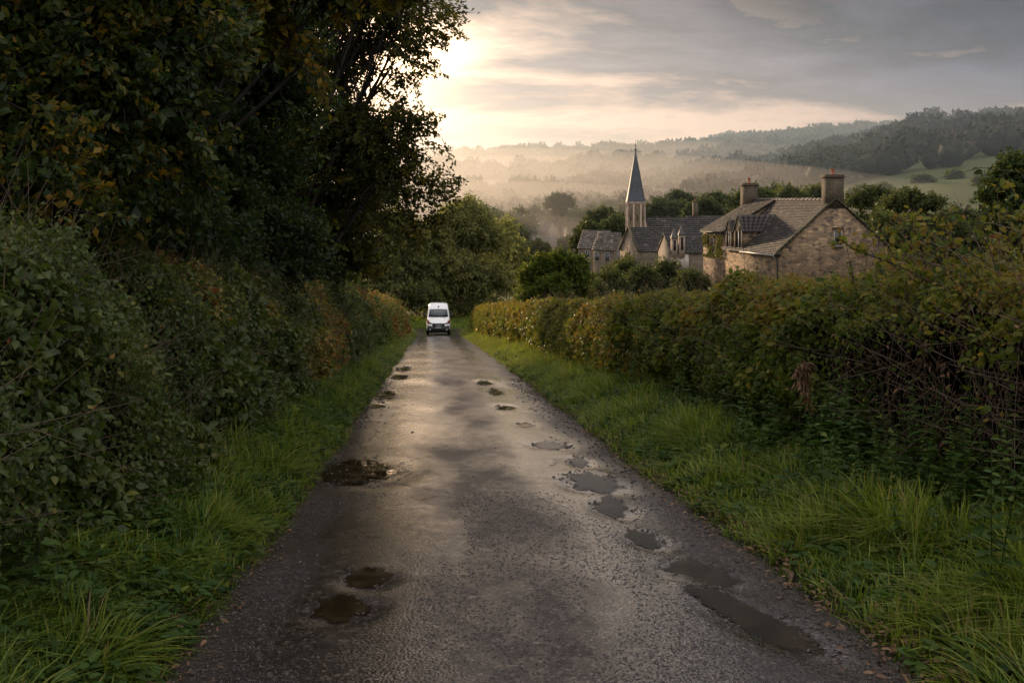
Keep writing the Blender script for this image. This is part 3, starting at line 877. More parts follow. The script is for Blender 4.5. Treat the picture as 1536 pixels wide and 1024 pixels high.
    mid_tree('oak_tree', 'lone spreading tree silhouetted against the mist above the far house', 840, 300,
             [(840, 303, 300, 2.8), (827, 309, 300, 2.3), (853, 308, 300, 2.3), (833, 299, 300, 1.8), (847, 299, 300, 1.8), (840, 318, 300, 2.2)], 560, 16, .55, tw=1.9, droop=-.1, tint=.12, tvar=.1, trunk=.45, seed=89, inner=.05, cat='tree', flat=.75, wav=.95, twig=False)
    # hedgerow trees further out in the misty fields
    fh = [(745, 335, 260, 4.5), (775, 330, 270, 4.0), (800, 322, 330, 4.0), (720, 330, 240, 4.0), (890, 318, 330, 3.8), (912, 312, 340, 3.6), (870, 328, 300, 3.2), (935, 322, 300, 3.4), (760, 352, 210, 3.4), (782, 340, 265, 2.6), (705, 318, 300, 4.5), (1130, 300, 190, 3.5), (1180, 300, 195, 3.5), (1225, 298, 200, 3.2), (1160, 296, 240, 4.0), (838, 322, 312, 2.6), (862, 324, 314, 2.4), (806, 374, 200, 1.5), (764, 346, 224, 2.6), (852, 366, 236, 1.3), (1325, 286, 340, 3.0), (1385, 270, 390, 3.2), (1432, 262, 400, 2.6), (1290, 290, 330, 3.0), (1475, 272, 360, 2.6), (772, 376, 190, 2.2), (740, 362, 185, 3.0)]
    for i, (px, py, Y, r_) in enumerate(fh):
        k = F / Y * r_
        x = (px - VX) * Y / F
        tree('hedgerow_tree', 'rounded hedgerow tree in the misty fields around the village', 'tree', gbase(x, Y),
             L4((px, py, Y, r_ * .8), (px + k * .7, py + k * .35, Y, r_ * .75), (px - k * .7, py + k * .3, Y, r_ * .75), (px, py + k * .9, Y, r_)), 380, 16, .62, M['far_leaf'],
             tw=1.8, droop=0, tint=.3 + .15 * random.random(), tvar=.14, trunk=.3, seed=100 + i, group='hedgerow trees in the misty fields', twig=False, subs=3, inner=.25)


def build_forest():
    r = np.random.default_rng(99)
    tmpls = []
    for k in range(5):
        bm_v, bm_f = ico(2)
        d = unit(bm_v)
        w = .72 + .5 * (fbm(d[:, 0] * 2 + k * 5, d[:, 1] * 2, d[:, 2] * 2, seed=200 + k, oct=2))
        V = d * w[:, None] * np.array([.9, .9, .85])
        n = 95
        dd = rdir(n, r)
        dd[:, 2] = np.where(dd[:, 2] < -.2, -dd[:, 2], dd[:, 2])
        ww = .72 + .5 * (fbm(dd[:, 0] * 2 + k * 5, dd[:, 1] * 2, dd[:, 2] * 2, seed=200 + k, oct=2))
        bag = LeafBag()
        bag.add(dd * ww[:, None] * np.array([.92, .92, .88]), unit(dd * .6 + rdir(n, r)), unit(dd + rdir(n, r) * .8), .34 * (.6 + .8 * r.random(n)), .26, .5 + .25 * r.normal(size=n))
        LV = np.concatenate(bag.V)
        VV = np.vstack([V, LV])
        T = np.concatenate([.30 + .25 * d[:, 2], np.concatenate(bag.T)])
        FF = np.vstack([bm_f, np.concatenate(bag.F[3]) + len(V)])
        tmpls.append((VV, FF, T))
    P = []
    def scatter(y0, y1, spacing, keep=lambda a, y, n: True):
        n = int((y1 - y0) * (y1 + y0) / 2 * .80 / spacing ** 2)
        y = np.sqrt(r.uniform(y0 ** 2, y1 ** 2, n))
        a = r.uniform(-.09, .71, n)
        ok = keep(a, y, fbm(a * y / 60, y / 60, seed=300, oct=3))
        P.append(np.stack([a * y, y], 1)[ok])
    scatter(415, 520, 11, lambda a, y, n: ((a < .34) | (y > 432 + 40 * (a - .3)) | (n > .68)) & ((n > .30) | (a > .3)))
    scatter(520, 820, 9.5, lambda a, y, n: (n > .30) | (a > .25))
    scatter(820, 1300, 13, lambda a, y, n: n > .33)
    scatter(1300, 1560, 13, lambda a, y, n: n > .2)
    scatter(330, 415, 13, lambda a, y, n: (a < .30) & (n > .42))
    scatter(345, 560, 10.5, lambda a, y, n: (a < .36) & (n > .36) & ((a < .27) | (y > 470)))
    P = np.concatenate(P)
    Vs, Fs, Ts, off = [], [], [], 0
    which = r.integers(0, 5, len(P))
    for k in range(5):
        q = P[which == k]
        n = len(q)
        VV, FF, T = tmpls[k]
        s = (3.6 + 3.4 * r.random(n)) * np.where(q[:, 1] > 820, 1.45, 1.0)
        th = r.random(n) * 6.28
        c, s_ = np.cos(th)[:, None], np.sin(th)[:, None]
        hx = VV[None, :, 0] * c - VV[None, :, 1] * s_
        hy = VV[None, :, 0] * s_ + VV[None, :, 1] * c
        zg = ground_z(q[:, 0], q[:, 1])
        hs = s * (.9 + .5 * r.random(n))
        pos = np.stack([hx * s[:, None] + q[:, 0:1], hy * s[:, None] + q[:, 1:2], VV[None, :, 2] * hs[:, None] + (zg + s * .95)[:, None]], -1)
        Vs.append(pos.reshape(-1, 3))
        Fs.append((FF[None] + (off + np.arange(n) * len(VV))[:, None, None]).reshape(-1, 3))
        Ts.append(np.clip(T[None] + r.normal(size=(n, 1)) * .16, 0, 1).ravel())
        off += n * len(VV)
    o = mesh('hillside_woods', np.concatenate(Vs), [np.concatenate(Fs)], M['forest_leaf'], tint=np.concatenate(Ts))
    tag(o, 'dense mixed woodland covering the far misty hills', 'woods', kind='stuff')
    print('forest crowns', len(P))


def ico(sub):
    import bmesh
    bm = bmesh.new()
    bmesh.ops.create_icosphere(bm, subdivisions=sub, radius=1)
    V = np.array([v.co[:] for v in bm.verts])
    Fc = np.array([[v.index for v in f.verts] for f in bm.faces])
    bm.free()
    return V, Fc


# ------------------------------------------------------------------ hedges
def base_x(side, y):
    if side < 0:
        return -2.40 - .22 * sstep(5, 16, y) + .42 * sstep(25, 80, y) + .35 * (fbm(y * .35, 2.2, seed=51) - .5)
    return 4.60 - .40 * sstep(12, 40, y) - .65 * sstep(40, 82, y) + .45 * (fbm(y * .35, 8.2, seed=52) - .5)


def hedge_point(side, y, t, rough=1.0):
    """t 0..1 up the face, 1..2 across the top; returns points and outward normals"""
    H = (2.12 if side < 0 else 2.0) + .35 * (fbm(y * .5, 1.0, seed=53 + (side > 0)) - .5)
    if side < 0:
        H = H - .05 * sstep(30, 70, y)
        leanx = -.75
    else:
        H = H - .10 * (1 - sstep(6, 11, y)) - .12 * sstep(12, 24, y)
        leanx = .15
    bx = base_x(side, y)
    tf = np.clip(t, 0, 1)
    tt = np.clip(t - 1, 0, 1)
    bulge = .22 * np.sin(np.pi * np.clip(tf, 0, 1))
    x = bx + leanx * tf - side * bulge + side * tt * 1.5
    z = ground_z(x, y) * 0 + lane(y) + .22 + H * tf ** .92 + np.where(t > 1, (.9 * tt if side < 0 else .12 * np.sin(tt * 3.1)), 0) - .25 * tt * (side > 0)
    n = np.stack([-side * (np.cos(np.clip((t - .55) * 1.6, 0, 1.5))), -.1 + 0 * y, .12 + np.sin(np.clip((t - .55) * 1.6, 0, 1.5))], -1)
    n = unit(n)
    lump = rough * ((.9 if side < 0 else .5) * (fbm(y * .9, t * 2.6, side, seed=55, oct=3) - .5) + .35 * (fbm(y * 2.6, t * 6, side, seed=58, oct=2) - .5))
    p = np.stack([x, y, z], -1) + n * lump[..., None]
    return p, n


def build_hedge(side, name, label):
    r = np.random.default_rng(400 + side)
    root = empty(name, (0, 0, 0), 0, label, 'hedge')
    # near-black sheet painting the hedge's inner shade, also stops see-through
    ys = np.concatenate([np.arange(1.0, 30, .3), np.arange(30, 88, .6)])
    ts = np.linspace(-.06, 2, 26)
    Yg, Tg = np.meshgrid(ys, ts, indexing='ij')
    p, n = hedge_point(side, Yg, Tg)
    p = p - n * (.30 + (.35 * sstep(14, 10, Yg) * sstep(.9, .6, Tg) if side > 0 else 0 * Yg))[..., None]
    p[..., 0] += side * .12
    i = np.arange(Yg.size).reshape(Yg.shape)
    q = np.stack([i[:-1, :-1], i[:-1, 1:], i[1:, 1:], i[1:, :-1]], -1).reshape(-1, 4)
    mesh('inner_shade', p.reshape(-1, 3), [q], M['dark_core'], root)
    bag, tw = LeafBag(), LeafBag()
    mat = M['hedge_leaf'] if side < 0 else M['bramble_leaf']
    zones = [(2.0, 10.5, 52000, .066, LEAF8), (10.5, 22, 56000, .074, LEAF8), (22, 45, 46000, .115, LEAF4), (45, 87.5, 70000, .13, LEAF4)] if side < 0 else \
            [(3.5, 10.5, 30000, .070, LEAF8), (10.5, 22, 46000, .075, LEAF8), (22, 45, 48000, .11, LEAF4), (45, 87.5, 70000, .13, LEAF4)]
    for y0, y1, cnt, L, tm in zones:
        m = int(cnt * 1.0)
        y = r.uniform(y0, y1, m)
        t = r.beta(1.15, 1.0, m) * 1.75 if side < 0 else r.random(m) ** .85 * 1.8
        if side > 0 and y0 < 11:       # hollow, bare stemmed foot at the near end
            hole = sstep(14, 10, y) * sstep(.86, .60, t + .25 * (fbm(y * 1.5, t * 2, seed=62) - .5))
            keep = r.random(m) > hole * .97
            y, t = y[keep], t[keep]
            m = len(y)
        p, nn = hedge_point(side, y, t)
        # sprigs cluster so that light and dark clumps form
        cl = fbm(y * 2.4, t * 5.0, 3 * side, seed=61, oct=3)
        dep = r.exponential(.10, m) - .10 - .22 * (cl - .5)
        p = p - nn * np.clip(dep, -.22, .45)[:, None] + r.normal(size=(m, 3)) * .03
        d = unit(nn * .35 + rdir(m, r) * .8 + np.array([0, -.12, -.45]))
        ln = unit(nn * .9 + rdir(m, r) * .75 + np.array([0, 0, .35]))
        ll = L * (.45 + 1.0 * r.random(m)) * (.8 + .5 * sstep(.45, .6, fbm(y * .7, t * 1.5, 9.0, seed=69, oct=2)))
        autumn = fbm(y * .35, t * 1.2, 5.0, seed=66, oct=3)
        if side < 0:
            tt = .22 + .28 * cl + r.normal(size=m) * .10 + .60 * sstep(.48, .66, autumn) * r.random(m) * sstep(6, 12, y) + .10 * sstep(.9, 1.3, t) + .34 * sstep(38, 70, y)
        else:
            tt = .20 + .42 * cl + r.normal(size=m) * .12 + .45 * sstep(.46, .70, autumn) * r.random(m) ** 1.4 + .14 * sstep(.6, 1.2, t) + .15 * sstep(22, 55, y) - .10 * sstep(14, 8, y) * sstep(1.0, .5, t)
        if side > 0: tt = np.where(tt > .78, .78 + .25 * (tt - .78), tt)
        bag.add(p, d, ln, ll, ll * (.58 + .15 * r.random(m)), tt, tm)
    # upright shoots that break the top line
    ns = 520 if side > 0 else 900
    y = r.uniform(4.5, 87, ns) ** 1.0
    t = r.uniform(.95 if side > 0 else .3, 1.5, ns)
    p, nn = hedge_point(side, y, t)
    up = unit(np.stack([-side * (.25 if side > 0 else .7) + .35 * r.normal(size=ns), .35 * r.normal(size=ns), np.full(ns, 1.0)], -1))
    ln = ((.10 if side > 0 else .22) + (.30 if side > 0 else .45) * r.random(ns) ** 2) * np.where(y > 40, 1.2, 1.0)
    tip = p + up * ln[:, None]
    tw.twigs(p - up * .15, tip, .004 + .00012 * y)
    k = 9
    ci = np.repeat(np.arange(ns), k)
    f = r.random(ns * k)
    lp = p[ci] + up[ci] * (ln[ci] * f)[:, None]
    ld = unit(rdir(ns * k, r) + up[ci] * .6)
    sz = (.05 + .0011 * y[ci]) * (.6 + .7 * r.random(ns * k)) * (1.15 - .5 * f)
    bag.add(lp, ld, unit(rdir(ns * k, r) + [0, 0, .8]), sz, sz * .6, .42 + .2 * r.normal(size=ns * k) + .12 * (side > 0) + .15 * sstep(35, 60, y[ci]), LEAF8 if side > 0 else LEAF4)
    # stems seen in the face
    ns = 3200
    y = r.uniform(4, 40, ns)
    t = r.random(ns) * 1.2
    p, nn = hedge_point(side, y, t)
    dd = unit(rdir(ns, r) + [0, 0, .7])
    ln = r.uniform(.2, .8, ns)
    tw.twigs(p - nn * .12, p - nn * .02 + (dd * ln[:, None] + nn * (.28 * r.random(ns) ** 2)[:, None]), .0032)
    bag.build('foliage', mat, root)
    tw.build('stems', M['cane'], root)
    return root


def build_bramble():
    """bare arching canes and hanging dead stems at the near end of the right hedge"""
    r = np.random.default_rng(71)
    root = empty('bramble', (5.0, 8.0, float(lane(8)) + .2), 0, 'tangled bramble of bare arching canes and hanging dead stems where the hedge foot is hollow', 'bramble')
    o0 = np.array(root.location)
    canes, dead, bag = LeafBag(), LeafBag(), LeafBag()
    n, m = 110, 9
    y0 = r.uniform(5.6, 11.5, n)
    s = np.linspace(0, 1, m)
    bx = base_x(1, y0)
    P = np.zeros((n, m, 3))
    reach = r.uniform(-.6, .9, n)
    ht = r.uniform(1.5, 2.8, n)
    dy = r.normal(size=n) * 1.1 - .3
    for j, t in enumerate(s):
        P[:, j, 0] = bx + .45 - reach * t ** 1.6 - .15 * np.sin(t * 6 + y0)
        P[:, j, 1] = y0 + dy * t + .1 * np.sin(t * 5 + reach * 9)
        P[:, j, 2] = lane(y0) + .15 + ht * np.sin(np.clip(t * 1.75, 0, 2.3)) + .05 * np.sin(t * 9 + y0 * 3)
    canes.curves(P - o0, .0085, .003)
    k = 8
    ci = np.repeat(np.arange(n), k)
    f = r.uniform(.35, 1, n * k)
    j = np.minimum((f * (m - 1)).astype(int), m - 2)
    fr = f * (m - 1) - j
    lp = P[ci, j] * (1 - fr)[:, None] + P[ci, j + 1] * fr[:, None] + r.normal(size=(n * k, 3)) * .03
    sz = .065 * (.6 + .8 * r.random(n * k))
    bag.add(lp - o0, unit(rdir(n * k, r) + [-.3, -.2, -.2]), unit(rdir(n * k, r) * .8 + [-.3, -.4, .7]), sz, sz * .68, .50 + .22 * r.normal(size=n * k), LEAF8)
    # dead hanging stems
    n, m = 150, 8
    y0 = np.concatenate([r.uniform(6.0, 13.5, 50), r.choice([6.9, 8.1, 8.5, 9.6, 11.4], 100) + r.normal(size=100) * .13])
    bx = base_x(1, y0)
    P = np.zeros((n, m, 3))
    top = r.uniform(.6, 2.0, n)
    bot = r.uniform(-.05, .75, n)
    ph = r.random(n) * 6
    w1, w2 = r.normal(size=n) * .2, r.normal(size=n) * .42
    off = r.uniform(-.05, .35, n)
    for j, t in enumerate(np.linspace(0, 1, m)):
        P[:, j, 0] = bx + off + .05 * np.sin(t * 7 + ph) + w1 * t * t
        P[:, j, 1] = y0 + w2 * t + .05 * np.sin(t * 6 + ph * 2)
        P[:, j, 2] = lane(y0) + .2 + top + (bot - top) * t
    dead.curves(P - o0, .005, .003)
    # cross runners
    n, m = 26, 8
    y0 = r.uniform(5.6, 10.5, n)
    ang = r.uniform(-.5, .5, n)
    P = np.zeros((n, m, 3))
    zz = r.uniform(.5, 2.2, n)
    for j, t in enumerate(np.linspace(0, 1, m)):
        yy = y0 + t * 1.5
        P[:, j, 0] = base_x(1, yy) + .02 - .15 * np.sin(t * 3.1) + .06 * np.sin(t * 8 + y0)
        P[:, j, 1] = yy
        P[:, j, 2] = lane(yy) + .2 + zz + ang * t + .25 * np.sin(t * 3.1)
    dead.curves(P - o0, .0042, .0025)
    e = 420
    ee = r.integers(0, n, e)
    jj = r.integers(1, m, e)
    dl = LeafBag().add(P[ee, jj] - o0 + r.normal(size=(e, 3)) * [.06, .1, .25], unit(rdir(e, r) + [0, 0, -.9]), rdir(e, r), .06 * (.5 + r.random(e)), .022, .35 + .25 * r.normal(size=e), LEAF8)
    dl.build('withered_leaves', M['dry'], root)
    canes.build('cane', M['bark'], root)
    dead.build('dead_stems', M['cane'], root)
    bag.build('leaves', M['bramble_leaf'], root)
    # the large dark boughs that arch out at the top of the near end
    lab = 'dark leafy bough arching up out of the hedge at the edge of the view'
    bt = empty('hedge_bough', (5.4, 8.6, float(lane(8.6)) + .3), 0, lab, 'bough')
    b0 = np.array(bt.location)
    mb, lv = MB(), LeafBag()
    paths = [[(1536, 452, 8.4), (1480, 430, 8.8), (1420, 405, 9.4), (1375, 380, 9.8), (1330, 352, 10.2)], [(1530, 470, 8.2), (1470, 452, 8.5), (1400, 425, 9.2), (1340, 395, 9.6)],
             [(1536, 420, 8.6), (1510, 380, 8.8), (1500, 345, 9.0), (1512, 310, 9.1)], [(1480, 432, 8.8), (1440, 385, 9.2), (1425, 350, 9.4), (1390, 335, 9.6)],
             [(1540, 400, 8.3), (1530, 350, 8.4), (1535, 300, 8.5)], [(1420, 405, 9.4), (1370, 345, 10.0), (1345, 330, 10.3)], [(1340, 395, 9.6), (1290, 378, 10.2), (1262, 362, 10.6)]]
    mb.tube([np.zeros(3) - [0, 0, .3], at(1536, 520, 8.3) - b0, at(1536, 452, 8.4) - b0], .03, .02, 6)
    for pth in paths:
        W = np.array([at(*q) for q in pth])
        mb.tube(W - b0, .013, .004, 5)
        kk = 20
        for _ in range(kk):
            f = r.random() ** .7 * (len(W) - 1.001)
            j = int(f)
            q = W[j] + (W[j + 1] - W[j]) * (f - j)
            q2 = q + rdir(1, r)[0] * r.uniform(.05, .26) + [0, 0, .04]
            mb.tube([q - b0, (q + q2) / 2 - b0 + r.normal(size=3) * .012, q2 - b0], .0035, .002, 3)
            e = 4
            pp = q + (q2 - q) * r.uniform(.3, 1.1, (e, 1))
            sz = .075 * (.6 + .7 * r.random(e))
            lv.add(pp - b0, unit(rdir(e, r) + [0, 0, -.2]), unit(rdir(e, r) * .8 + [0, -.3, .7]), sz, sz * .66, .66 + .14 * r.normal(size=e), LEAF8)
    mb.build('branches', M['bark'], bt, smooth=True)
    lv.build('leaves', M['bramble_leaf'], bt)
    # withered fern hanging from the hedge
    f0 = at(1222, 548, 9.6)
    fr = empty('withered_fern', f0, 0, 'withered brown fern frond hanging from the hedge face', 'fern')
    mb, lv = MB(), LeafBag()
    for s in range(3):
        pts = [np.array([0, 0, 0]) + [(-.10 - .05 * s) * math.sin(t * 2.2), -.1 * t - .03 * s, .10 * math.sin(t * 2.4) - (.42 - .07 * s) * t * t] for t in np.linspace(0, 1, 8)]
        mb.tube(pts, .004, .002, 4)
        for q in pts[2:]:
            e = 14
            lv.add(np.tile(q, (e, 1)) + r.normal(size=(e, 3)) * .015, unit(rdir(e, r) * .6 + [0, 0, -1.0]), rdir(e, r), .07 * (.6 + r.random(e)), .016, .45 + .2 * r.normal(size=e))
    mb.build('stalk', M['cane'], fr)
    lv.build('frond', M['dry'], fr)


# ------------------------------------------------------------------ verges
def build_grass():
    r = np.random.default_rng(81)
    for side in (-1, 1):
        bag = LeafBag()
        zones = [(3.2, 9, 15000 if side < 0 else 22000, .0135, 1), (9, 18, 16000 if side < 0 else 24000, .017, 1), (18, 40, 26000, .022, 0), (40, 90, 34000, .034, 0)]
        for y0, y1, n, w, near in zones:
            y = r.uniform(y0, y1, n)
            v = r.random(n) ** (.9 if side < 0 else .85)
            e = XL(y) if side < 0 else XR(y)
            b = base_x(side, y)
            width = np.abs(b - e) + .35
            x = e + side * (v * width - .06)
            tuft = np.clip((fbm(x * 1.7, y * 1.7, side, seed=83, oct=3) - .5) * 1.9 + .5, 0, 1)
            fine = fbm(x * 7, y * 7, side, seed=86, oct=2)
            z = ground_z(x, y) - .03
            inner = sstep(.0, .42, v)
            h = (.06 + .34 * inner * (.12 + 1.1 * tuft) + .09 * fine) * (.45 + .85 * r.random(n))
            if side > 0:
                h = h * (1.1 - .55 * sstep(.5, .8, v) * sstep(22, 13, y))
            else:
                h = h * .86
            # tufts lean together and droop to the lane
            th = 6.28 * fbm(x * 2.6, y * 2.6, 3 + side, seed=88, oct=2) * 2.2 + r.normal(size=n) * .8
            lm = h * (.25 + 1.0 * r.random(n))
            lean = np.stack([np.cos(th), np.sin(th)], 1) * lm[:, None] * .8
            lean[:, 0] += -side * lm * .55
            # keep only clumpy cover
            keep = (fine + tuft * .6 + .25 * inner > .42 + .25 * r.random(n) * (1 - inner))
            tt = .20 + .26 * tuft + .13 * r.normal(size=n) + .20 * (1 - inner) * r.random(n) + np.where(r.random(n) < .13, .45, 0) + .12 * sstep(16, 45, y) * (1.4 if side > 0 else .6)  # far blades tinted yellower, painting low sunlight onto the verge
            if side < 0: tt = tt - .06
            P = np.stack([x, y, z], 1)
            k = keep
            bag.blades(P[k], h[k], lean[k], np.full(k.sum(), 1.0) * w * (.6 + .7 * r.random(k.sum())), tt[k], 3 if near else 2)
        o = bag.build('verge_grass', M['grass'])
        tag(o, 'long wet green grass leaning over the lane edge under the ' + ('bramble hedge' if side > 0 else 'shaded wood'), 'grass', kind='stuff')
        hb = LeafBag()
        nc = 6500
        y = 4 + 40 * r.random(nc) ** 1.5
        v = r.beta(2.0, 1.3, nc)
        e = XL(y) if side < 0 else XR(y)
        x = e + side * v * (np.abs(base_x(side, y) - e) + .15)
        hh = .06 + .34 * v * r.random(nc)
        k = 11
        ci = np.repeat(np.arange(nc), k)
        a = r.random(nc * k) * 6.28
        f = r.random(nc * k)
        pos = np.stack([x[ci] + np.cos(a) * .05, y[ci] + np.sin(a) * .05, ground_z(x, y)[ci] + hh[ci] * f], 1)
        sz = (.035 + .075 * r.random(nc)[ci] ** 1.5 + .0012 * y[ci]) * (.6 + .7 * r.random(nc * k))
        hb.add(pos, np.stack([np.cos(a), np.sin(a), .5 - .8 * r.random(nc * k)], 1), unit(rdir(nc * k, r) * .4 + [0, 0, 1]), sz, sz * (.45 + .2 * r.random(nc)[ci]), .30 + .25 * f + .16 * r.normal(size=nc)[ci], LEAF8)
        tag(hb.build('verge_weeds', M['weed_leaf']), 'low leafy weeds mixed into the verge under the ' + ('bramble hedge' if side > 0 else 'shaded wood'), 'weeds', kind='stuff')
    # short grass bank beyond the lane end
    n = 22000
    x = r.uniform(-12, 16, n)
    y = r.uniform(95.5, 108, n)
    k = (y > 96) | (np.abs(x) > 0)
    bag = LeafBag()
    h = .22 * (.6 + .8 * r.random(n))
    bag.blades(np.stack([x, y, ground_z(x, y) - .02], 1), h, r.normal(size=(n, 2)) * .06, np.full(n, .05), .42 + .12 * r.normal(size=n), 2)
    tag(bag.build('bank_grass', M['grass']), 'short green grass bank across the end of the lane behind the van', 'grass', kind='stuff')


def nettle_mesh(r, h, leafL, pairs, wide=.55):
    st, lv = MB(), LeafBag()
    bend = r.normal(size=2) * .10 * h
    pts = [np.array([bend[0] * t * t, bend[1] * t * t, h * t - .05]) for t in np.linspace(0, 1, 6)]
    st.tube(pts, .0045, .002, 4)
    a0 = r.random() * 3
    for i in range(pairs):
        t = .18 + .82 * i / (pairs - 1)
        q = np.array([bend[0] * t * t, bend[1] * t * t, h * t - .05])
        for s in (0, 1):
            a = a0 + i * 1.57 + s * math.pi + r.normal() * .2
            L = leafL * (1.05 - .75 * t ** 2) * (.8 + .4 * r.random())
            d = np.array([[math.cos(a), math.sin(a), .25 - .45 * r.random()]])
            lv.add(q[None], d, np.array([[0, 0, 1.0]]) + .25 * r.normal(size=(1, 3)), L, L * wide, np.array([.25 + .4 * t + .12 * r.normal()]), LEAF8)
    return st, lv


def build_weeds():
    r = np.random.default_rng(91)
    protos = []
    for k in range(5):
        st, lv = nettle_mesh(r, .62 + .12 * k, .12, 10 + k)
        root = empty('nettle', (0, 0, 0), 0, 'leafy upright nettle among the grass at the foot of the bramble hedge', 'nettle', 'nettles along the verge')
        st.build('stem', M['weed_leaf'], root)
        lv.build('leaves', M['weed_leaf'], root)
        protos.append(root)
    spots = []
    for i in range(330):
        y = r.uniform(4.4, 13.5) if i < 250 else r.uniform(13, 26)
        b, e = float(base_x(1, y)), float(XR(y))
        x = b - abs(r.normal()) * .45 + .15 if y > 9 else b + .25 - abs(r.normal()) * .95
        if x < e + .55 or len(spots) >= 290: continue
        spots.append((x, y))
    used = set()
    for i, (x, y) in enumerate(spots):
        k = int(r.integers(0, 5))
        if k not in used:
            o = protos[k]
            used.add(k)
        else:
            o = protos[k].copy()
            COL.objects.link(o)
            for ch in protos[k].children:
                c = ch.copy()
                COL.objects.link(c)
                c.parent = o
        o.location = (x, y, float(ground_z(x, y)))
        s = r.uniform(.65, 1.25)
        o.scale = (s, s, s)
        o.rotation_euler = (r.normal() * .08, r.normal() * .08, r.random() * 6.28)
    # large-leaved plants at the near left
    pl = [(30, 880, 5.6, .62, .17), (95, 905, 5.5, .5, .15), (10, 790, 6.2, .72, .15), (70, 800, 6.6, .55, .14), (-30, 960, 5.2, .5, .16), (150, 955, 5.6, .34, .13), (120, 800, 6.9, .5, .12), (40, 720, 7.2, .6, .13)]
    labs = ['large leaved plant low at the corner of the shaded verge', 'dark stemmed plant with broad drooping leaves beside the lane edge grass', 'tall broad leaved plant against the shaded hedge',
            'broad leaved plant just behind the dark stemmed one', 'leafy plant at the bottom corner below the shaded hedge', 'small broad leaved plant out in the lane edge grass',
            'broad leaved sprig rising between the grass and shaded hedge', 'pale broad leaved plant highest against the shaded hedge']
    for (px, py, Y, h, L), lab in zip(pl, labs):
        q = at(px, py, Y)
        z = float(ground_z(q[0], Y))
        root = empty('broadleaf_weed', (q[0], Y, z), 0, lab, 'plant')
        st, lv = MB(), LeafBag()
        for s in range(4):
            h2 = h * r.uniform(.6, 1.15)
            s2, l2 = nettle_mesh(r, h2, L, 6, .5)
            o = r.normal(size=3) * [.10, .10, 0]
            for v, t_ in zip(s2.V, s2.T): st.V.append(v + o); st.T.append(t_)
            for kf, ff in s2.F.items(): st.F.setdefault(kf, []).extend([[i + st.n for i in f] for f in ff])
            st.n += s2.n
            for kf in l2.F: lv.F.setdefault(kf, []).extend([f + lv.n for f in l2.F[kf]])
            for v, t_ in zip(l2.V, l2.T): lv.V.append(v + o); lv.T.append(t_)
            lv.n += l2.n
        st.build('stem', M['bark'], root)
        lv.build('leaves', M['weed_leaf'], root)


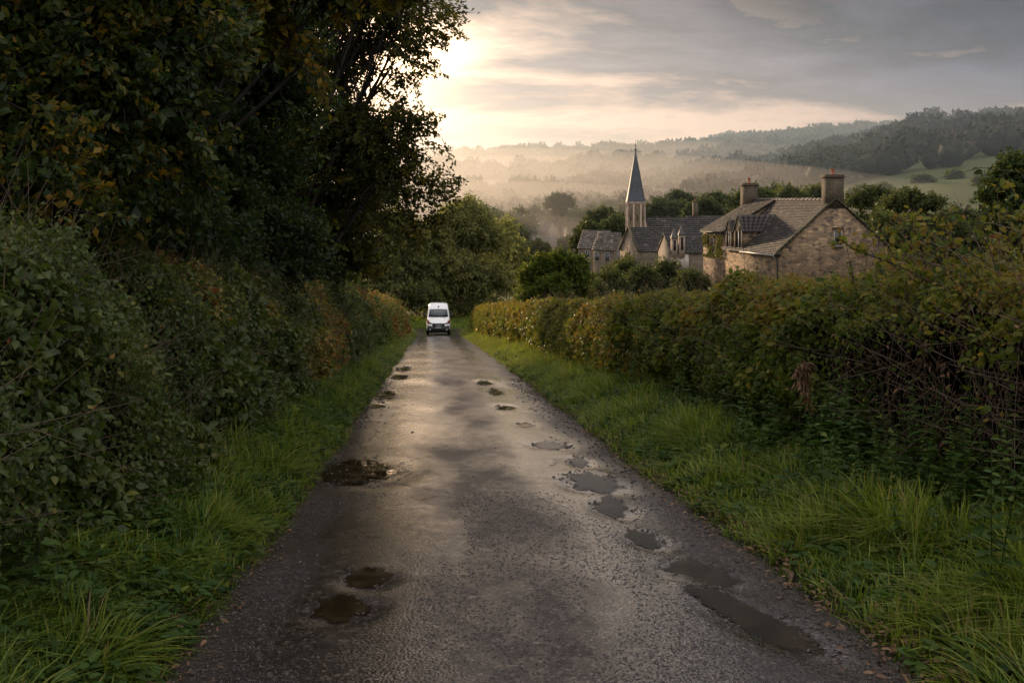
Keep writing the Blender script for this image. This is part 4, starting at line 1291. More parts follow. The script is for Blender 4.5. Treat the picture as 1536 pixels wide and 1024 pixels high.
def build_litter():
    r = np.random.default_rng(93)
    bag = LeafBag()
    n = 2600
    y = 4.2 + 30 * r.random(n) ** 1.8
    side = np.where(r.random(n) < .72, 1, -1)
    e = np.where(side > 0, XR(y), XL(y))
    x = e - side * (np.abs(r.normal(size=n)) * .20 - .16)
    z = np.maximum(road_z(x, y) + .012, ground_z(x, y)) + .012 + .012 * r.random(n)
    sz = .055 * (.45 + .9 * r.random(n))
    bag.add(np.stack([x, y, z], 1), unit(rdir(n, r) * [1, 1, .25]), unit(rdir(n, r) * .5 + [0, 0, 1]), sz, sz * .48, .42 + .25 * r.normal(size=n), LEAF8)
    n = 90
    y = 5 + 16 * r.random(n) ** 1.5
    x = XL(y) + (XR(y) - XL(y)) * r.random(n)
    sz = .035 * (.5 + r.random(n))
    bag.add(np.stack([x, y, road_z(x, y) + .022], 1), unit(rdir(n, r) * [1, 1, .1]), unit(rdir(n, r) * .3 + [0, 0, 1]), sz, sz * .4, .2 + .2 * r.normal(size=n), LEAF8)
    tag(bag.build('leaf_litter', M['dry']), 'fallen brown leaves gathered along both edges of the wet lane', 'fallen leaves', kind='stuff')
    # tar bound chippings standing proud of the near lane
    V0, F0 = ico(1)
    n = 26000
    y = 4.3 + 6.2 * r.random(n) ** 2.1
    x = XL(y) + (XR(y) - XL(y)) * r.random(n)
    ok = np.ones(n, bool)
    for cx, cy, rx, ry, sk, tilt in PUDS:
        ok &= ((x - cx - sk * (y - cy)) / rx) ** 2 + ((y - cy) / ry) ** 2 > 1.0
    ok &= fbm(x * 1.2, y * .6, seed=95, oct=3) > .36 + .30 * np.exp(-((x + .35) / .55) ** 2) + .12 * np.exp(-((x - 1.5) / .4) ** 2)
    x, y = x[ok], y[ok]
    n = len(x)
    sz = .0042 * (.55 + .9 * r.random(n)) * (1 + .03 * y)
    V = V0[None] * sz[:, None, None] * (1 + .6 * (r.random((n, len(V0), 1)) - .5)) * np.array([1.25, 1, .62]) + np.stack([x, y, road_z(x, y) + .0125], 1)[:, None]
    Fs = (F0[None] + (np.arange(n) * len(V0))[:, None, None]).reshape(-1, 3)
    tag(mesh('road_chippings', V.reshape(-1, 3), [Fs], M['chip']), 'wet dark chippings standing proud in the worn lane surface', 'chippings', kind='stuff')
    P_ = []
    for k, (cx, cy, rx, ry, sk, tilt) in enumerate(PUDS):
        m_ = int(90 + 420 * min(rx, 1) * min(ry, 1) * 2.2)
        t = r.random(m_) * 6.283
        t = t[fbm(np.cos(t) * 2.2 + k, np.sin(t) * 2.2, seed=97, oct=3) > .52]
        m_ = len(t)
        q = .72 + .40 * r.random(m_) + .16 * r.normal(size=m_)
        yy = cy + np.sin(t) * q * ry
        P_.append(np.stack([cx + np.cos(t) * q * rx + sk * (yy - cy), yy], 1))
    P_ = np.concatenate(P_)
    n = len(P_)
    sz = .0050 * (.5 + 1.3 * r.random(n) ** 2) * (1 + .03 * P_[:, 1])
    V = V0[None] * sz[:, None, None] * (1 + .6 * (r.random((n, len(V0), 1)) - .5)) * np.array([1.7, 1, .55]) + np.stack([P_[:, 0], P_[:, 1], road_z(P_[:, 0], P_[:, 1]) + .0165], 1)[:, None]
    Fs = (F0[None] + (np.arange(n) * len(V0))[:, None, None]).reshape(-1, 3)
    tag(mesh('puddle_grit', V.reshape(-1, 3), [Fs], M['chip']), 'wet grit and small stones breaking the puddle edges', 'gravel', kind='stuff')
    # grit
    V0, F0 = ico(1)
    n = 3600
    y = 4.2 + 24 * r.random(n) ** 1.7
    side = np.where(r.random(n) < .55, 1, -1)
    e = np.where(side > 0, XR(y), XL(y))
    x = np.where(r.random(n) < .96, e - side * np.abs(r.normal(size=n)) * .30, XL(y) + (XR(y) - XL(y)) * r.random(n))
    s = .0055 * (.5 + 1.6 * r.random(n) ** 3) * (1 + .05 * y)
    z = road_z(x, y) + .012 + s * .2
    V = V0[None] * s[:, None, None] * (1 + .5 * (r.random((n, len(V0), 1)) - .5)) * np.array([1.2, 1, .7]) + np.stack([x, y, z], 1)[:, None]
    Fs = (F0[None] + (np.arange(n) * len(V0))[:, None, None]).reshape(-1, 3)
    tag(mesh('loose_gravel', V.reshape(-1, 3), [Fs], M['grit']), 'loose grit and small stones scattered on the wet lane', 'gravel', kind='stuff')


# ------------------------------------------------------------------ buildings
def slates(mb, o, A, U, la, lu, ch=.24, cw=.36, th=.03, r=None, lift=.05):
    """courses of slates laid on a roof plane: origin o at the eave, unit A along, unit U up the slope"""
    r = r or np.random.default_rng(3)
    A, U, o = [np.asarray(v, float) for v in (A, U, o)]
    Nn = np.cross(A, U)
    if Nn[2] < 0: Nn = -Nn
    k = int(lu / ch)
    ch = lu / k
    for i in range(k):
        x = -.3 * r.random()
        cwi = cw * (1.15 - .4 * i / k)
        while x < la:
            w = cwi * r.uniform(.7, 1.35)
            x0, x1 = max(x, 0), min(x + w - .012, la)
            x += w
            if x1 - x0 < .04: continue
            b = i * ch - .03 * r.random()
            t = min((i + 1) * ch + .07, lu)
            l0, l1 = lift + th * r.uniform(.7, 1.5), .012 + .01 * r.random()
            P = [o + A * x0 + U * b + Nn * (l0 - th), o + A * x1 + U * b + Nn * (l0 - th), o + A * x1 + U * t + Nn * (l1 - .01), o + A * x0 + U * t + Nn * (l1 - .01),
                 o + A * x0 + U * b + Nn * l0, o + A * x1 + U * b + Nn * (l0 + .006 * r.normal()), o + A * x1 + U * t + Nn * l1, o + A * x0 + U * t + Nn * l1]
            mb.hexa(P, min(1, max(0, .45 + .24 * r.normal())))
    return mb


def gable_roof(mb, L, W, wall, rise, r, ov=.25, ch=.3, cw=.45, th=.035):
    """slates on both slopes of a gabled roof, ridge along local y at x=W/2; plus solid deck"""
    sl = math.hypot(W / 2, rise)
    ux, uz = W / 2 / sl, rise / sl
    ex = ov * ux
    slates(mb, (-ex, -.12, wall - ov * uz), (0, 1, 0), (ux, 0, uz), L + .24, sl + ov, ch, cw, th, r)
    slates(mb, (W + ex, -.12, wall - ov * uz), (0, 1, 0), (-ux, 0, uz), L + .24, sl + ov, ch, cw, th, r)
    d = .06
    for s in (0, 1):
        x0, x1 = (-ex, W / 2) if s == 0 else (W + ex, W / 2)
        a, b = np.array([x0, -.1, wall - ov * uz]), np.array([x1, -.1, wall + rise])
        nn = np.array([-uz if s == 0 else uz, 0, ux]) * -d
        mb.prism([a, b, b + nn, a + nn], (0, L + .2, 0), .3)
    mb.tube([(W / 2, -.14, wall + rise + .05), (W / 2, L + .14, wall + rise + .05)], .09, .09, 6, .35)
    return mb


def gable_walls(mb, L, W, wall, rise):
    P = [(0, 0, 0), (W, 0, 0), (W, 0, wall), (W / 2, 0, wall + rise - .03), (0, 0, wall)]
    return mb.prism(P, (0, L, 0))


def add_window(root, c, nrm, w, h, bars=0, frame=M['pale_frame'], pane=M['pane'], d=.05):
    """rectangular window on a wall whose outward normal is +-x or +-y"""
    c, nrm = np.array(c, float), np.array(nrm, float)
    a = np.array([-nrm[1], nrm[0], 0])
    mb = MB()
    def bar(cu, cz, wu, wz, dd):
        s = np.abs(a) * wu + np.abs(nrm) * dd + np.array([0, 0, wz])
        mb.box(c + a * cu + np.array([0, 0, cz]) + nrm * dd / 2, s)
    t = .06
    bar(-w / 2 + t / 2, 0, t, h, d); bar(w / 2 - t / 2, 0, t, h, d)
    bar(0, h / 2 - t / 2, w - 2 * t, t, d - .004); bar(0, -h / 2 + t / 2, w - 2 * t, t, d - .004)
    for i in range(bars):
        bar((i + 1) * w / (bars + 1) - w / 2, 0, .035, h - 2 * t, d - .008)
    f = mb.build('window', frame, root)
    pb = MB()
    s = np.abs(a) * (w - 2 * t + .01) + np.abs(nrm) * .03 + np.array([0, 0, h - 2 * t + .01])
    pb.box(c + nrm * .012, s)
    pb.build('pane', pane, f)
    return f


def chimney(root, c, w, d, h, pots=1, mat=M['chimney_stone']):
    c = np.array(c, float)
    mb = MB()
    mb.box(c + [0, 0, h / 2], (w, d, h))
    mb.box(c + [0, 0, h + .06], (w + .14, d + .14, .12))
    mb.box(c + [0, 0, h + .16], (w + .04, d + .04, .10))
    ch = mb.build('chimney', mat, root)
    for i in range(pots):
        MB().lathe(c + [(i - (pots - 1) / 2) * .4, 0, h + .20], [(.13, 0), (.13, .06), (.105, .08), (.12, .36), (.14, .38), (.14, .43), (.09, .43)], 10).build('chimney_pot', M['pot'], ch)
    return ch


def build_cottage():
    r = np.random.default_rng(121)
    th = R(10)
    bz = -5.0
    root = empty('stone_cottage', (22.9, 66, bz), th, 'stone cottage with mossy stone roof, two chimneys and a small window in its gable', 'cottage')
    W, L, E, RI = 8.3, 11.3, 3.45, 3.45
    top = E + RI
    u0 = 7.75                                   # raised section from u0 to L
    E2 = 4.62
    b = MB()
    P = [(0, 0, -1.5), (W, 0, -1.5), (W, 0, E), (W / 2, 0, top - .03), (0, 0, E)]
    b.prism(P, (0, u0, 0))
    b.prism([(-.03, u0, -1.5), (W, u0, -1.5), (W, u0, E), (W / 2, u0, top - .03), (-.03, u0, E2)], (0, L - u0, 0))
    b.build('wall', M['stone'], root)
    sl = math.hypot(W / 2, RI)
    ux, uz = W / 2 / sl, RI / sl
    mb = MB()
    slates(mb, (-.25 * ux, .12, E - .25 * uz), (0, 1, 0), (ux, 0, uz), u0 - .1, sl + .25, .165, .25, .022, r)
    slates(mb, (W + .25 * ux, .12, E - .25 * uz), (0, 1, 0), (-ux, 0, uz), L, sl + .25, .165, .25, .022, r)
    s2 = math.hypot(W / 2, top - E2)
    vx, vz = W / 2 / s2, (top - E2) / s2
    slates(mb, (-.3 * vx, u0 - .12, E2 - .3 * vz + .05), (0, 1, 0), (vx, 0, vz), L - u0 + .2, s2 + .28, .165, .25, .024, r)
    for o, e, xx, zz, y0, y1 in (((-.25 * ux), E - .25 * uz, ux, uz, .1, u0), (-.3 * vx, E2 - .3 * vz + .03, vx, vz, u0 - .1, L + .06)):
        a, c = np.array([o, y0, e]), np.array([W / 2, y0, top + .0])
        mb.prism([a, c, c + [0, 0, -.07], a + [0, 0, -.07]], (0, y1 - y0, 0), .25)
    rf = mb.build('roof', M['slate'], root)
    rb = MB()
    n = 22
    for i in range(n):
        y0 = .1 + i * (L - .1) / n
        rb.prism([(W / 2 - .20, y0, top + .0), (W / 2, y0, top + .15 + .01 * r.normal()), (W / 2 + .20, y0, top + .0)], (0, (L - .1) / n - .012, 0), .75 + .2 * r.random())
    rb.build('ridge_tiles', M['slate'], rf)
    cp = MB()
    for s in (0, 1):
        x0 = -.12 if s == 0 else W + .12
        n = 16
        for i in range(n):
            f0, f1 = i / n, (i + 1) / n - .006
            a = np.array([x0 + (W / 2 - x0) * f0, -.10, E - .08 + (top + .12 - E) * f0])
            c = np.array([x0 + (W / 2 - x0) * f1, -.10, E - .08 + (top + .12 - E) * f1])
            cp.prism([a, c, c + [0, 0, .17 + .015 * r.normal()], a + [0, 0, .17 + .015 * r.normal()]], (0, .34, 0))
    cp.box((-.08, .07, E - .12), (.34, .36, .30))
    cp.box((W + .08, .07, E - .12), (.34, .36, .30))
    cp.build('gable_coping', M['coping'], root)
    chimney(root, (W / 2, .40, top - .55), 1.12, .85, 2.05)
    c2 = chimney(root, (W / 2 - .35, L + .02, top - .9), 1.05, .8, 2.0)
    ae = MB().tube([(W / 2 - .50, .25, top + 1.0), (W / 2 - .50, .25, top + 2.15)], .018, .014, 5)
    ae.box((W / 2 - .50, .25, top + 2.12), (.22, .05, .04))
    ae.build('aerial_pole', M['iron'], root)
    add_window(root, (W / 2 + .12, 0, 4.35), (0, -1, 0), .56, 1.08)
    lt = MB().box((W / 2 + .12, -.03, 5.0), (.85, .10, .18)).box((W / 2 + .12, -.04, 3.74), (.75, .14, .10))
    lt.build('window_lintel', M['chimney_stone'], root)
    add_window(root, (-.03, 9.7, 3.75), (-1, 0, 0), .7, 1.2, 1, frame=M['timber'])
    # wall dormers
    for u, w, ap, ev in ((5.5, 1.15, 5.8, 4.72), (6.98, .85, 5.45, 4.6)):
        d = empty_part('dormer', root)
        zs = 3.35
        wb = MB()
        xin = (ev - E) / (RI / (W / 2)) + .2
        for s in (-1, 1):                       # cheeks
            yy = u + s * (w / 2 - .05)
            wb.prism([(-.02, yy - .05, zs), (-.02, yy - .05, ev), (xin, yy - .05, ev), (0, yy - .05, zs)], (0, .10, 0))
        wb.build('cheek', M['stone'], d)
        tb = MB()
        tb.prism([(-.06, u - w / 2 - .06, ev - .06), (-.06, u + w / 2 + .06, ev - .06), (-.06, u, ap + .10)], (.06, 0, 0))
        tb.box((-.05, u - w / 2 + .06, (zs + ev) / 2), (.10, .12, ev - zs)).box((-.05, u + w / 2 - .06, (zs + ev) / 2), (.10, .12, ev - zs))
        tb.lathe((-.04, u, ap + .1), [(.05, 0), (.04, .08), (.005, .28)], 6)
        tb.build('gable_board', M['timber'], d)
        pb = MB().box((-.012, u, (zs + ev) / 2 + .02), (.02, w - .22, ev - zs - .06))
        pb.build('pane', M['lead'], d)
        fb = MB().box((-.04, u, (zs + ev) / 2), (.05, .06, ev - zs - .08)).box((-.04, u, zs + .05), (.07, w - .2, .08))
        fb.build('window_frame', M['pale_frame'], d)
        ro = MB()
        run = (ap - E) / (RI / (W / 2))
        run2 = (ev - E) / (RI / (W / 2))
        for s in (-1, 1):
            e = np.array([-.14, u + s * (w / 2 + .14), ev - .10])
            rd = np.array([-.14, u, ap + .03])
            e2 = np.array([run2 + .1, u + s * (w / 2 + .14), ev - .10])
            r2 = np.array([run + .15, u, ap + .03])
            k = 5
            for i in range(k):
                f0, f1 = i / k, (i + 1) / k + .05
                m_ = 7
                for j in range(m_):
                    g0, g1 = j / m_, (j + 1) / m_ - .015
                    q = lambda f, g: (e + (e2 - e) * g) * (1 - min(f, 1)) + (rd + (r2 - rd) * g) * min(f, 1)
                    up = np.array([0, 0, .05])
                    pts = [q(f0, g0), q(f0, g1), q(f1, g1), q(f1, g0)]
                    ro.hexa([p_ - up * .4 for p_ in pts] + [pts[0] + up, pts[1] + up * r.uniform(.8, 1.2), pts[2] + up * .3, pts[3] + up * .3], .25 + .2 * r.random())
        ro.build('dormer_roof', M['slate'], d)
    g = MB().box((-.30, 2.5, E - .22), (.10, 4.7, .09)).box((-.12, 6.9, 3.28), (.14, 1.4, .08))
    g.build('gutter', M['gutter'], root)
    MB().tube([(-.28, .12, E - .25), (-.10, .02, E - .6), (-.09, .0, -1)], .05, .05, 8).build('downpipe', M['iron'], root)
    # ivy on the raised wall end
    iv = LeafBag()
    n = 2600
    y = r.uniform(u0 + .2, L, n)
    z = r.uniform(2.6, 4.3, n)
    k = fbm(y * 1.3, z * 1.3, seed=44, oct=3) > .42
    y, z = y[k], z[k]
    n = len(y)
    iv.add(np.stack([np.full(n, -.06) - .05 * r.random(n), y, z], 1), unit(rdir(n, r) + [0, 0, -.8]), unit(rdir(n, r) * .5 + [-1, 0, .3]), .12, .10, .55 + .15 * r.normal(size=n))
    iv.build('ivy', M['bramble_leaf'], root)


def empty_part(name, parent):
    o = bpy.data.objects.new(name, None)
    COL.objects.link(o)
    o.parent = parent
    return o


def build_church():
    r = np.random.default_rng(131)
    x, y = 32.5, 160.0
    bz = -10.0
    root = empty('church', (x, y, bz), 0, 'stone church with slender slate spire, long nave roof and three lancet windows', 'church')
    # tower: octagonal with corner ribs
    zt = 1.6 - bz
    MB().lathe((0, 0, -1), [(1.45, 0), (1.45, zt + 1 - .4), (1.62, zt + 1 - .25), (1.62, zt + 1)], 8, R(22.5)).build('tower', M['ashlar'], root)
    ribs = MB()
    for k in range(8):
        a = R(22.5 + 45 * k)
        ribs.tube([(1.46 * math.cos(a), 1.46 * math.sin(a), -1), (1.46 * math.cos(a), 1.46 * math.sin(a), zt - .3)], .17, .13, 6)
    ribs.build('tower_ribs', M['ashlar'], root)
    for k in (5, 6, 7, 4):
        a = R(45 * k)
        n = np.array([math.cos(a), math.sin(a), 0])
        t = np.array([-n[1], n[0], 0])
        c = n * 1.33
        pl = [c + t * u + np.array([0, 0, z]) for u, z in ((-.15, zt - 3.0), (.15, zt - 3.0), (.15, zt - 1.4), (0, zt - 1.0), (-.15, zt - 1.4))]
        MB().prism(pl, n * .06).build('belfry_opening', M['louvre'], root)
    sp = MB().lathe((0, 0, zt), [(1.62, 0), (1.56, .12), (1.10, 2.5), (.67, 4.9), (.32, 6.7), (.06, 8.3)], 8, R(22.5))
    spire = sp.build('spire', M['spire'], root)
    MB().lathe((0, 0, zt + 8.2), [(.10, 0), (.17, .18), (.10, .35), (.05, .4), (.05, .75), (.13, .85), (.05, .98), (.02, 1.1), (.015, 1.75)], 8).build('finial', M['iron'], spire)
    # nave: ridge along x
    na = empty_part('nave', root)
    na.location = (2.1, 7.2, 0)
    na.rotation_euler = (0, 0, R(-90))         # local y runs along world +x
    Wn, Ln, wl, ri = 9.6, 18.0, 4.2, 4.75
    b = MB()
    gable_walls(b, Ln, Wn, wl, ri)
    b.build('nave_wall', M['stone2'], na)
    mb = MB()
    gable_roof(mb, Ln, Wn, wl, ri, r, ch=.42, cw=.6, th=.05)
    mb.build('nave_roof', M['slate2'], na)
    # wing with lancets
    q = at(941, 400, 141) - np.array([x, y, 0])
    wi = empty_part('wing', root)
    wi.location = (q[0] - 1.35, q[1] - 1.8, 0)
    wi.rotation_euler = (0, 0, R(-72))
    Ww, Lw = 5.0, 9.0
    wl2 = 1.9 - 72 * 141 / F - bz
    ri2 = 30 * 141 / F + .1
    b = MB()
    gable_walls(b, Lw, Ww, wl2, ri2)
    b.build('wing_wall', M['stone2'], wi)
    mb = MB()
    gable_roof(mb, Lw, Ww, wl2, ri2, r, ch=.32, cw=.5, th=.045)
    mb.build('wing_roof', M['slate2'], wi)
    cp = MB()
    for s in (0, 1):
        x0 = -.1 if s == 0 else Ww + .1
        a, c = np.array([x0, -.18, wl2 - .1]), np.array([Ww / 2, -.18, wl2 + ri2 + .1])
        cp.prism([a, c, c + [0, 0, .22], a + [0, 0, .22]], (0, .3, 0))
    cp.build('wing_coping', M['coping'], wi)
    for u in (-.95, 0, .95):
        c = Ww / 2 + u
        pl = [(c - .24, -.03, wl2 - 3.0), (c + .24, -.03, wl2 - 3.0), (c + .24, -.03, wl2 - .9 + .3 * (u == 0)), (c, -.03, wl2 - .45 + .3 * (u == 0)), (c - .24, -.03, wl2 - .9 + .3 * (u == 0))]
        MB().prism(pl, (0, .05, 0)).build('lancet_window', M['lead'], wi)


def small_house(name, label, px, Y, rz, L, W, zeave, rise, wallmat, roofmat, wins=(), chim=None, cat='house', base=-14.0, ch=.34):
    r = np.random.default_rng(int(px))
    x = (px - VX) * Y / F
    root = empty(name, (x, Y, base), rz, label, cat)
    wl = zeave - base
    b = MB()
    gable_walls(b, L, W, wl, rise)
    b.build('wall', wallmat, root)
    mb = MB()
    gable_roof(mb, L, W, wl, rise, r, ch=ch, cw=.5, th=.045)
    mb.build('roof', roofmat, root)
    for side, pos, z, w, h in wins:
        if side == 'g': add_window(root, (pos, 0, wl + z), (0, -1, 0), w, h, 1)
        if side == 'l': add_window(root, (0, pos, wl + z), (-1, 0, 0), w, h, 1)
    if chim:
        chimney(root, (W / 2 + chim[0], chim[1], wl + rise - .4), .8, .8, chim[2])
    return root


def build_village():
    # annex with white wall and pinnacled dormers beside the cottage: ridge along x
    Y = 108
    r = np.random.default_rng(151)
    p = at(1006, 400, Y)
    base = -9.0
    root = empty('annex_house', (p[0], Y + 6.0, base), R(-90), 'low slate roofed house with white rendered wall and two pinnacled dormers beside the cottage', 'house')
    wl = (1.9 - 78 * Y / F) - base
    ri = 26 * Y / F
    W, L = 6.0, 9.5
    b = MB()
    gable_walls(b, L, W, wl, ri)
    b.build('wall', M['stone2'], root)
    mb = MB()
    gable_roof(mb, L, W, wl, ri, r, ch=.28, cw=.42, th=.04)
    mb.build('roof', M['slate2'], root)
    ww = MB().box((W + .05, 1.0, wl - 1.0), (.09, 1.9, 1.7))
    ww.build('white_render', M['white_wall'], root)
    for k, (u, hh) in enumerate(((.35, 1.5), (1.15, 1.85))):
        d = empty_part('dormer', root)
        tb = MB()
        tb.box((W + .12, u, wl + hh / 2 - .3), (.5, .62, hh + .6))
        tb.build('dormer_wall', M['ashlar'], d)
        MB().lathe((W + .12, u, wl + hh), [(.52, 0), (.45, .1), (.03, 1.15)], 4, R(45)).build('pinnacle_roof', M['slate2'], d)
        MB().box((W + .36, u, wl + hh / 2), (.06, .26, hh * .75)).build('pane', M['lead'], d)
    small_house('outhouse', 'low stone outhouse with haze-paled slate roof beside the church wing', 922, 146, R(52), 3.6, 3.6, at(0, 374, 146)[2], 2.3, M['stone2'], M['hazed_slate'],
                [('g', 1.2, -1.2, .6, 1.3), ('g', 2.6, -1.2, .6, 1.3), ('l', 1.2, -1.2, .7, 1.3), ('l', 2.9, -1.2, .7, 1.3)], cat='outhouse')
    small_house('outhouse', 'dark roofed stone outhouse half hidden by the domed bush', 908, 158, R(60), 4.6, 4.4, at(0, 372, 158)[2], 2.6, M['stone2'], M['hazed_slate'],
                [('l', 3.0, -1.1, .7, 1.2), ('g', 2.3, -1.3, .7, 1.2)], cat='outhouse')
    small_house('village_house', 'house in the mist below the lone spreading tree', 818, 285, R(42), 5.5, 6.4, at(0, 350, 285)[2], 3.2, M['stone2'], M['slate2'],
                [('g', 1.6, -1.5, .8, 1.2), ('g', 4.4, -1.5, .8, 1.2), ('l', 2.0, -1.5, .8, 1.2), ('l', 5.0, -1.5, .8, 1.2)], base=-18, ch=.5)
    small_house('village_house', 'long low hazy roof behind the misty house', 846, 322, R(-84), 13.5, 6.0, at(0, 338, 316)[2], 3.0, M['stone2'], M['hazed_slate'], base=-18, ch=.5)
    small_house('village_house', 'hidden house whose lone chimney rises behind the nave roof', 1022, 186, R(-85), 8, 6, at(0, 345, 186)[2], 2.6, M['stone2'], M['slate2'], chim=(0, 1.6, 3.0), base=-14, ch=.5)


# ------------------------------------------------------------------ van
def van_body_mat():
    m, nt, nodes, links = new_mat('white van paint with road grime')
    tc = N(nt, 'ShaderNodeTexCoord')
    sp = N(nt, 'ShaderNodeSeparateXYZ')
    links.new(tc.outputs['Object'], sp.inputs[0])
    n = N(nt, 'ShaderNodeTexNoise', i_Scale=4.0, i_Detail=6.0)
    links.new(tc.outputs['Object'], n.inputs['Vector'])
    f = math_(nt, 'ADD', math_(nt, 'MULTIPLY_ADD', sp.outputs[2], -.9, 1.0), math_(nt, 'MULTIPLY_ADD', n.outputs[0], 1.0, -.5), clamp=True)
    p = N(nt, 'ShaderNodeBsdfPrincipled')
    links.new(mixc(nt, math_(nt, 'MULTIPLY', f, .75), (.86, .86, .86), (.22, .18, .14)), p.inputs['Base Color'])
    links.new(math_(nt, 'MULTIPLY_ADD', f, .4, .25), p.inputs['Roughness'])
    p.inputs['Coat Weight'].default_value = .4
    out = N(nt, 'ShaderNodeOutputMaterial')
    links.new(p.outputs[0], out.inputs[0])
    return m


def build_van():
    Y = 81.0
    root = empty('delivery_van', (.42, Y, float(road_z(.42, Y)) + .012), 0, 'white high roofed van facing the camera at the end of the lane', 'van')
    root.rotation_euler = (-math.atan(SL) * .85, 0, 0)
    # body rings along y (front at y=0 toward the camera): (y, halfwidth bottom, halfwidth top, z bottom, z shoulder, z top)
    rings = [(0.00, .82, .80, .42, .62, .95), (.10, .93, .88, .36, .66, 1.08), (.55, .99, .93, .34, .80, 1.22), (.98, 1.0, .92, .34, .95, 1.40),
             (1.30, 1.0, .86, .34, 1.05, 1.85), (1.72, 1.0, .80, .34, 1.10, 2.40), (2.05, 1.0, .78, .34, 1.10, 2.56), (2.6, 1.0, .78, .34, 1.10, 2.60), (5.2, 1.0, .78, .34, 1.10, 2.60), (5.5, .99, .76, .36, 1.10, 2.54)]
    V, q = [], []
    for y, hb, ht, z0, zs, z1 in rings:
        zr = z1 - .10
        prof = [(-hb * .96, z0), (-hb, z0 + .12), (-hb, zs), (-(hb * .35 + ht * .65), zs + (zr - zs) * .62), (-ht, zr), (-ht + .10, z1), (0, z1 + .02), (ht - .10, z1), (ht, zr), ((hb * .35 + ht * .65), zs + (zr - zs) * .62), (hb, zs), (hb, z0 + .12), (hb * .96, z0)]
        V += [(a, y, b) for a, b in prof]
    k = 13
    for i in range(len(rings) - 1):
        for j in range(k):
            q.append([i * k + j, i * k + (j + 1) % k, (i + 1) * k + (j + 1) % k, (i + 1) * k + j])
    fr = [list(range(k)), [(len(rings) - 1) * k + j for j in range(k)][::-1]]
    V = np.array(V)
    body = mesh('body', V, [np.array(q), np.array(fr)], van_body_mat(), root)
    # windscreen lies on the slope between ring 3 (y .98) and ring 5 (y 1.72)
    def onslope(x, z, off=.02):
        y = np.interp(z, [.95, 1.08, 1.22, 1.40, 1.85, 2.40, 2.56], [0, .10, .55, .98, 1.30, 1.72, 2.05])
        return np.array([x, y - off * 1.2, z + off * .9])
    def panel(name, pts, mat, par, th=.02, off=.02):
        P = [onslope(x, z, off) for x, z in pts]
        return MB().prism(P, (0, th, -th)).build(name, mat, par)
    ws = panel('windscreen', [(-.80, 1.48), (-.40, 1.45), (0, 1.44), (.40, 1.45), (.80, 1.48), (.73, 2.06), (0, 2.09), (-.73, 2.06)], M['van_glass'], root, off=.03)
    w1 = MB().tube([onslope(-.55, 1.49, .06), onslope(-.05, 1.54, .06)], .012, .008, 5)
    w1.tube([onslope(.1, 1.49, .06), onslope(.6, 1.54, .06)], .012, .008, 5)
    w1.build('wiper', M['van_black'], ws)
    panel('roof_badge', [(-.06, 2.30), (.02, 2.20), (.05, 2.26), (.0, 2.28), (.09, 2.36), (-.01, 2.33)], M['badge'], root, off=.03)
    panel('bonnet_line', [(-.60, 1.37), (.60, 1.37), (.60, 1.385), (-.60, 1.385)], M['van_black'], root, off=.008)
    for s in (-1, 1):
        hl = MB().prism([(s * .50, -.03, .93), (s * .90, -.01, .98), (s * .96, .26, 1.24), (s * .93, .30, 1.34), (s * .84, .22, 1.22)], (0, .25, -.02))
        hl.build('headlight', M['van_lamp'], root)
        MB().prism([(s * .46, -.04, .68), (s * .90, -.02, .72), (s * .92, .0, .90), (s * .52, -.04, .88)], (0, .14, 0)).build('lamp_surround', M['van_paint'], root)
        mi = MB().tube([(s * .94, 1.15, 1.50), (s * 1.06, 1.08, 1.55)], .03, .025, 6)
        mi.box((s * 1.14, 1.08, 1.62), (.17, .10, .34))
        mi.build('wing_mirror', M['van_black'], root)
        sw = MB().prism([(s * .985, 1.35, 1.35), (s * .985, 2.25, 1.30), (s * .87, 2.25, 1.95), (s * .88, 1.72, 1.95)], (s * .02, 0, 0))
        sw.build('side_window', M['van_glass'], root)
        dh = MB().box((s * 1.01, 2.15, 1.12), (.03, .16, .04))
        dh.build('door_handle', M['van_black'], root)
        for y in (.95, 4.35):
            w = empty_part('wheel', root)
            w.location = (s * .88, y, .34)
            w.rotation_euler = (0, R(90), 0)
            MB().lathe((0, 0, -.11), [(.22, 0), (.32, .01), (.34, .05), (.34, .17), (.32, .21), (.22, .22)], 22).build('tyre', M['tyre'], w, True)
            MB().lathe((0, 0, -.10), [(.05, 0), (.215, .02), (.215, .18), (.05, .20)], 16).build('rim', M['rim'], w)
            MB().lathe((0, 0, -.13), [(.36, 0), (.36, .23)], 18)
    MB().prism([(-.46, -.045, .70), (.46, -.045, .70), (.40, -.035, .94), (-.40, -.035, .94)], (0, .12, 0)).build('grille', M['van_black'], root)
    gb = MB()
    for z in (.76, .86):
        gb.box((0, -.055, z), (.74 - (z - .7) * .4, .03, .025))
    gb.build('grille_bar', M['chrome'], root)
    MB().box((0, -.09, .60), (.52, .02, .11)).build('number_plate', M['plate'], root)
    bp = MB().prism([(-.97, .22, .30), (-.80, -.05, .30), (.80, -.05, .30), (.97, .22, .30), (.97, .5, .30), (-.97, .5, .30)], (0, 0, .37))
    bp.build('bumper', M['van_black'], root)
    for s in (-1, 1):
        MB().lathe((s * .68, -.06, .44), [(.06, -.06), (.06, .06)], 10).build('fog_lamp', M['chrome'], root)
    MB().box((0, 2.7, .30), (1.7, 4.6, .16)).build('underside', M['van_black'], root)


# ------------------------------------------------------------------ light, sky, mist, camera
SUN_AZ, SUN_EL = R(-24), R(11)          # compass style: from +Y toward +X


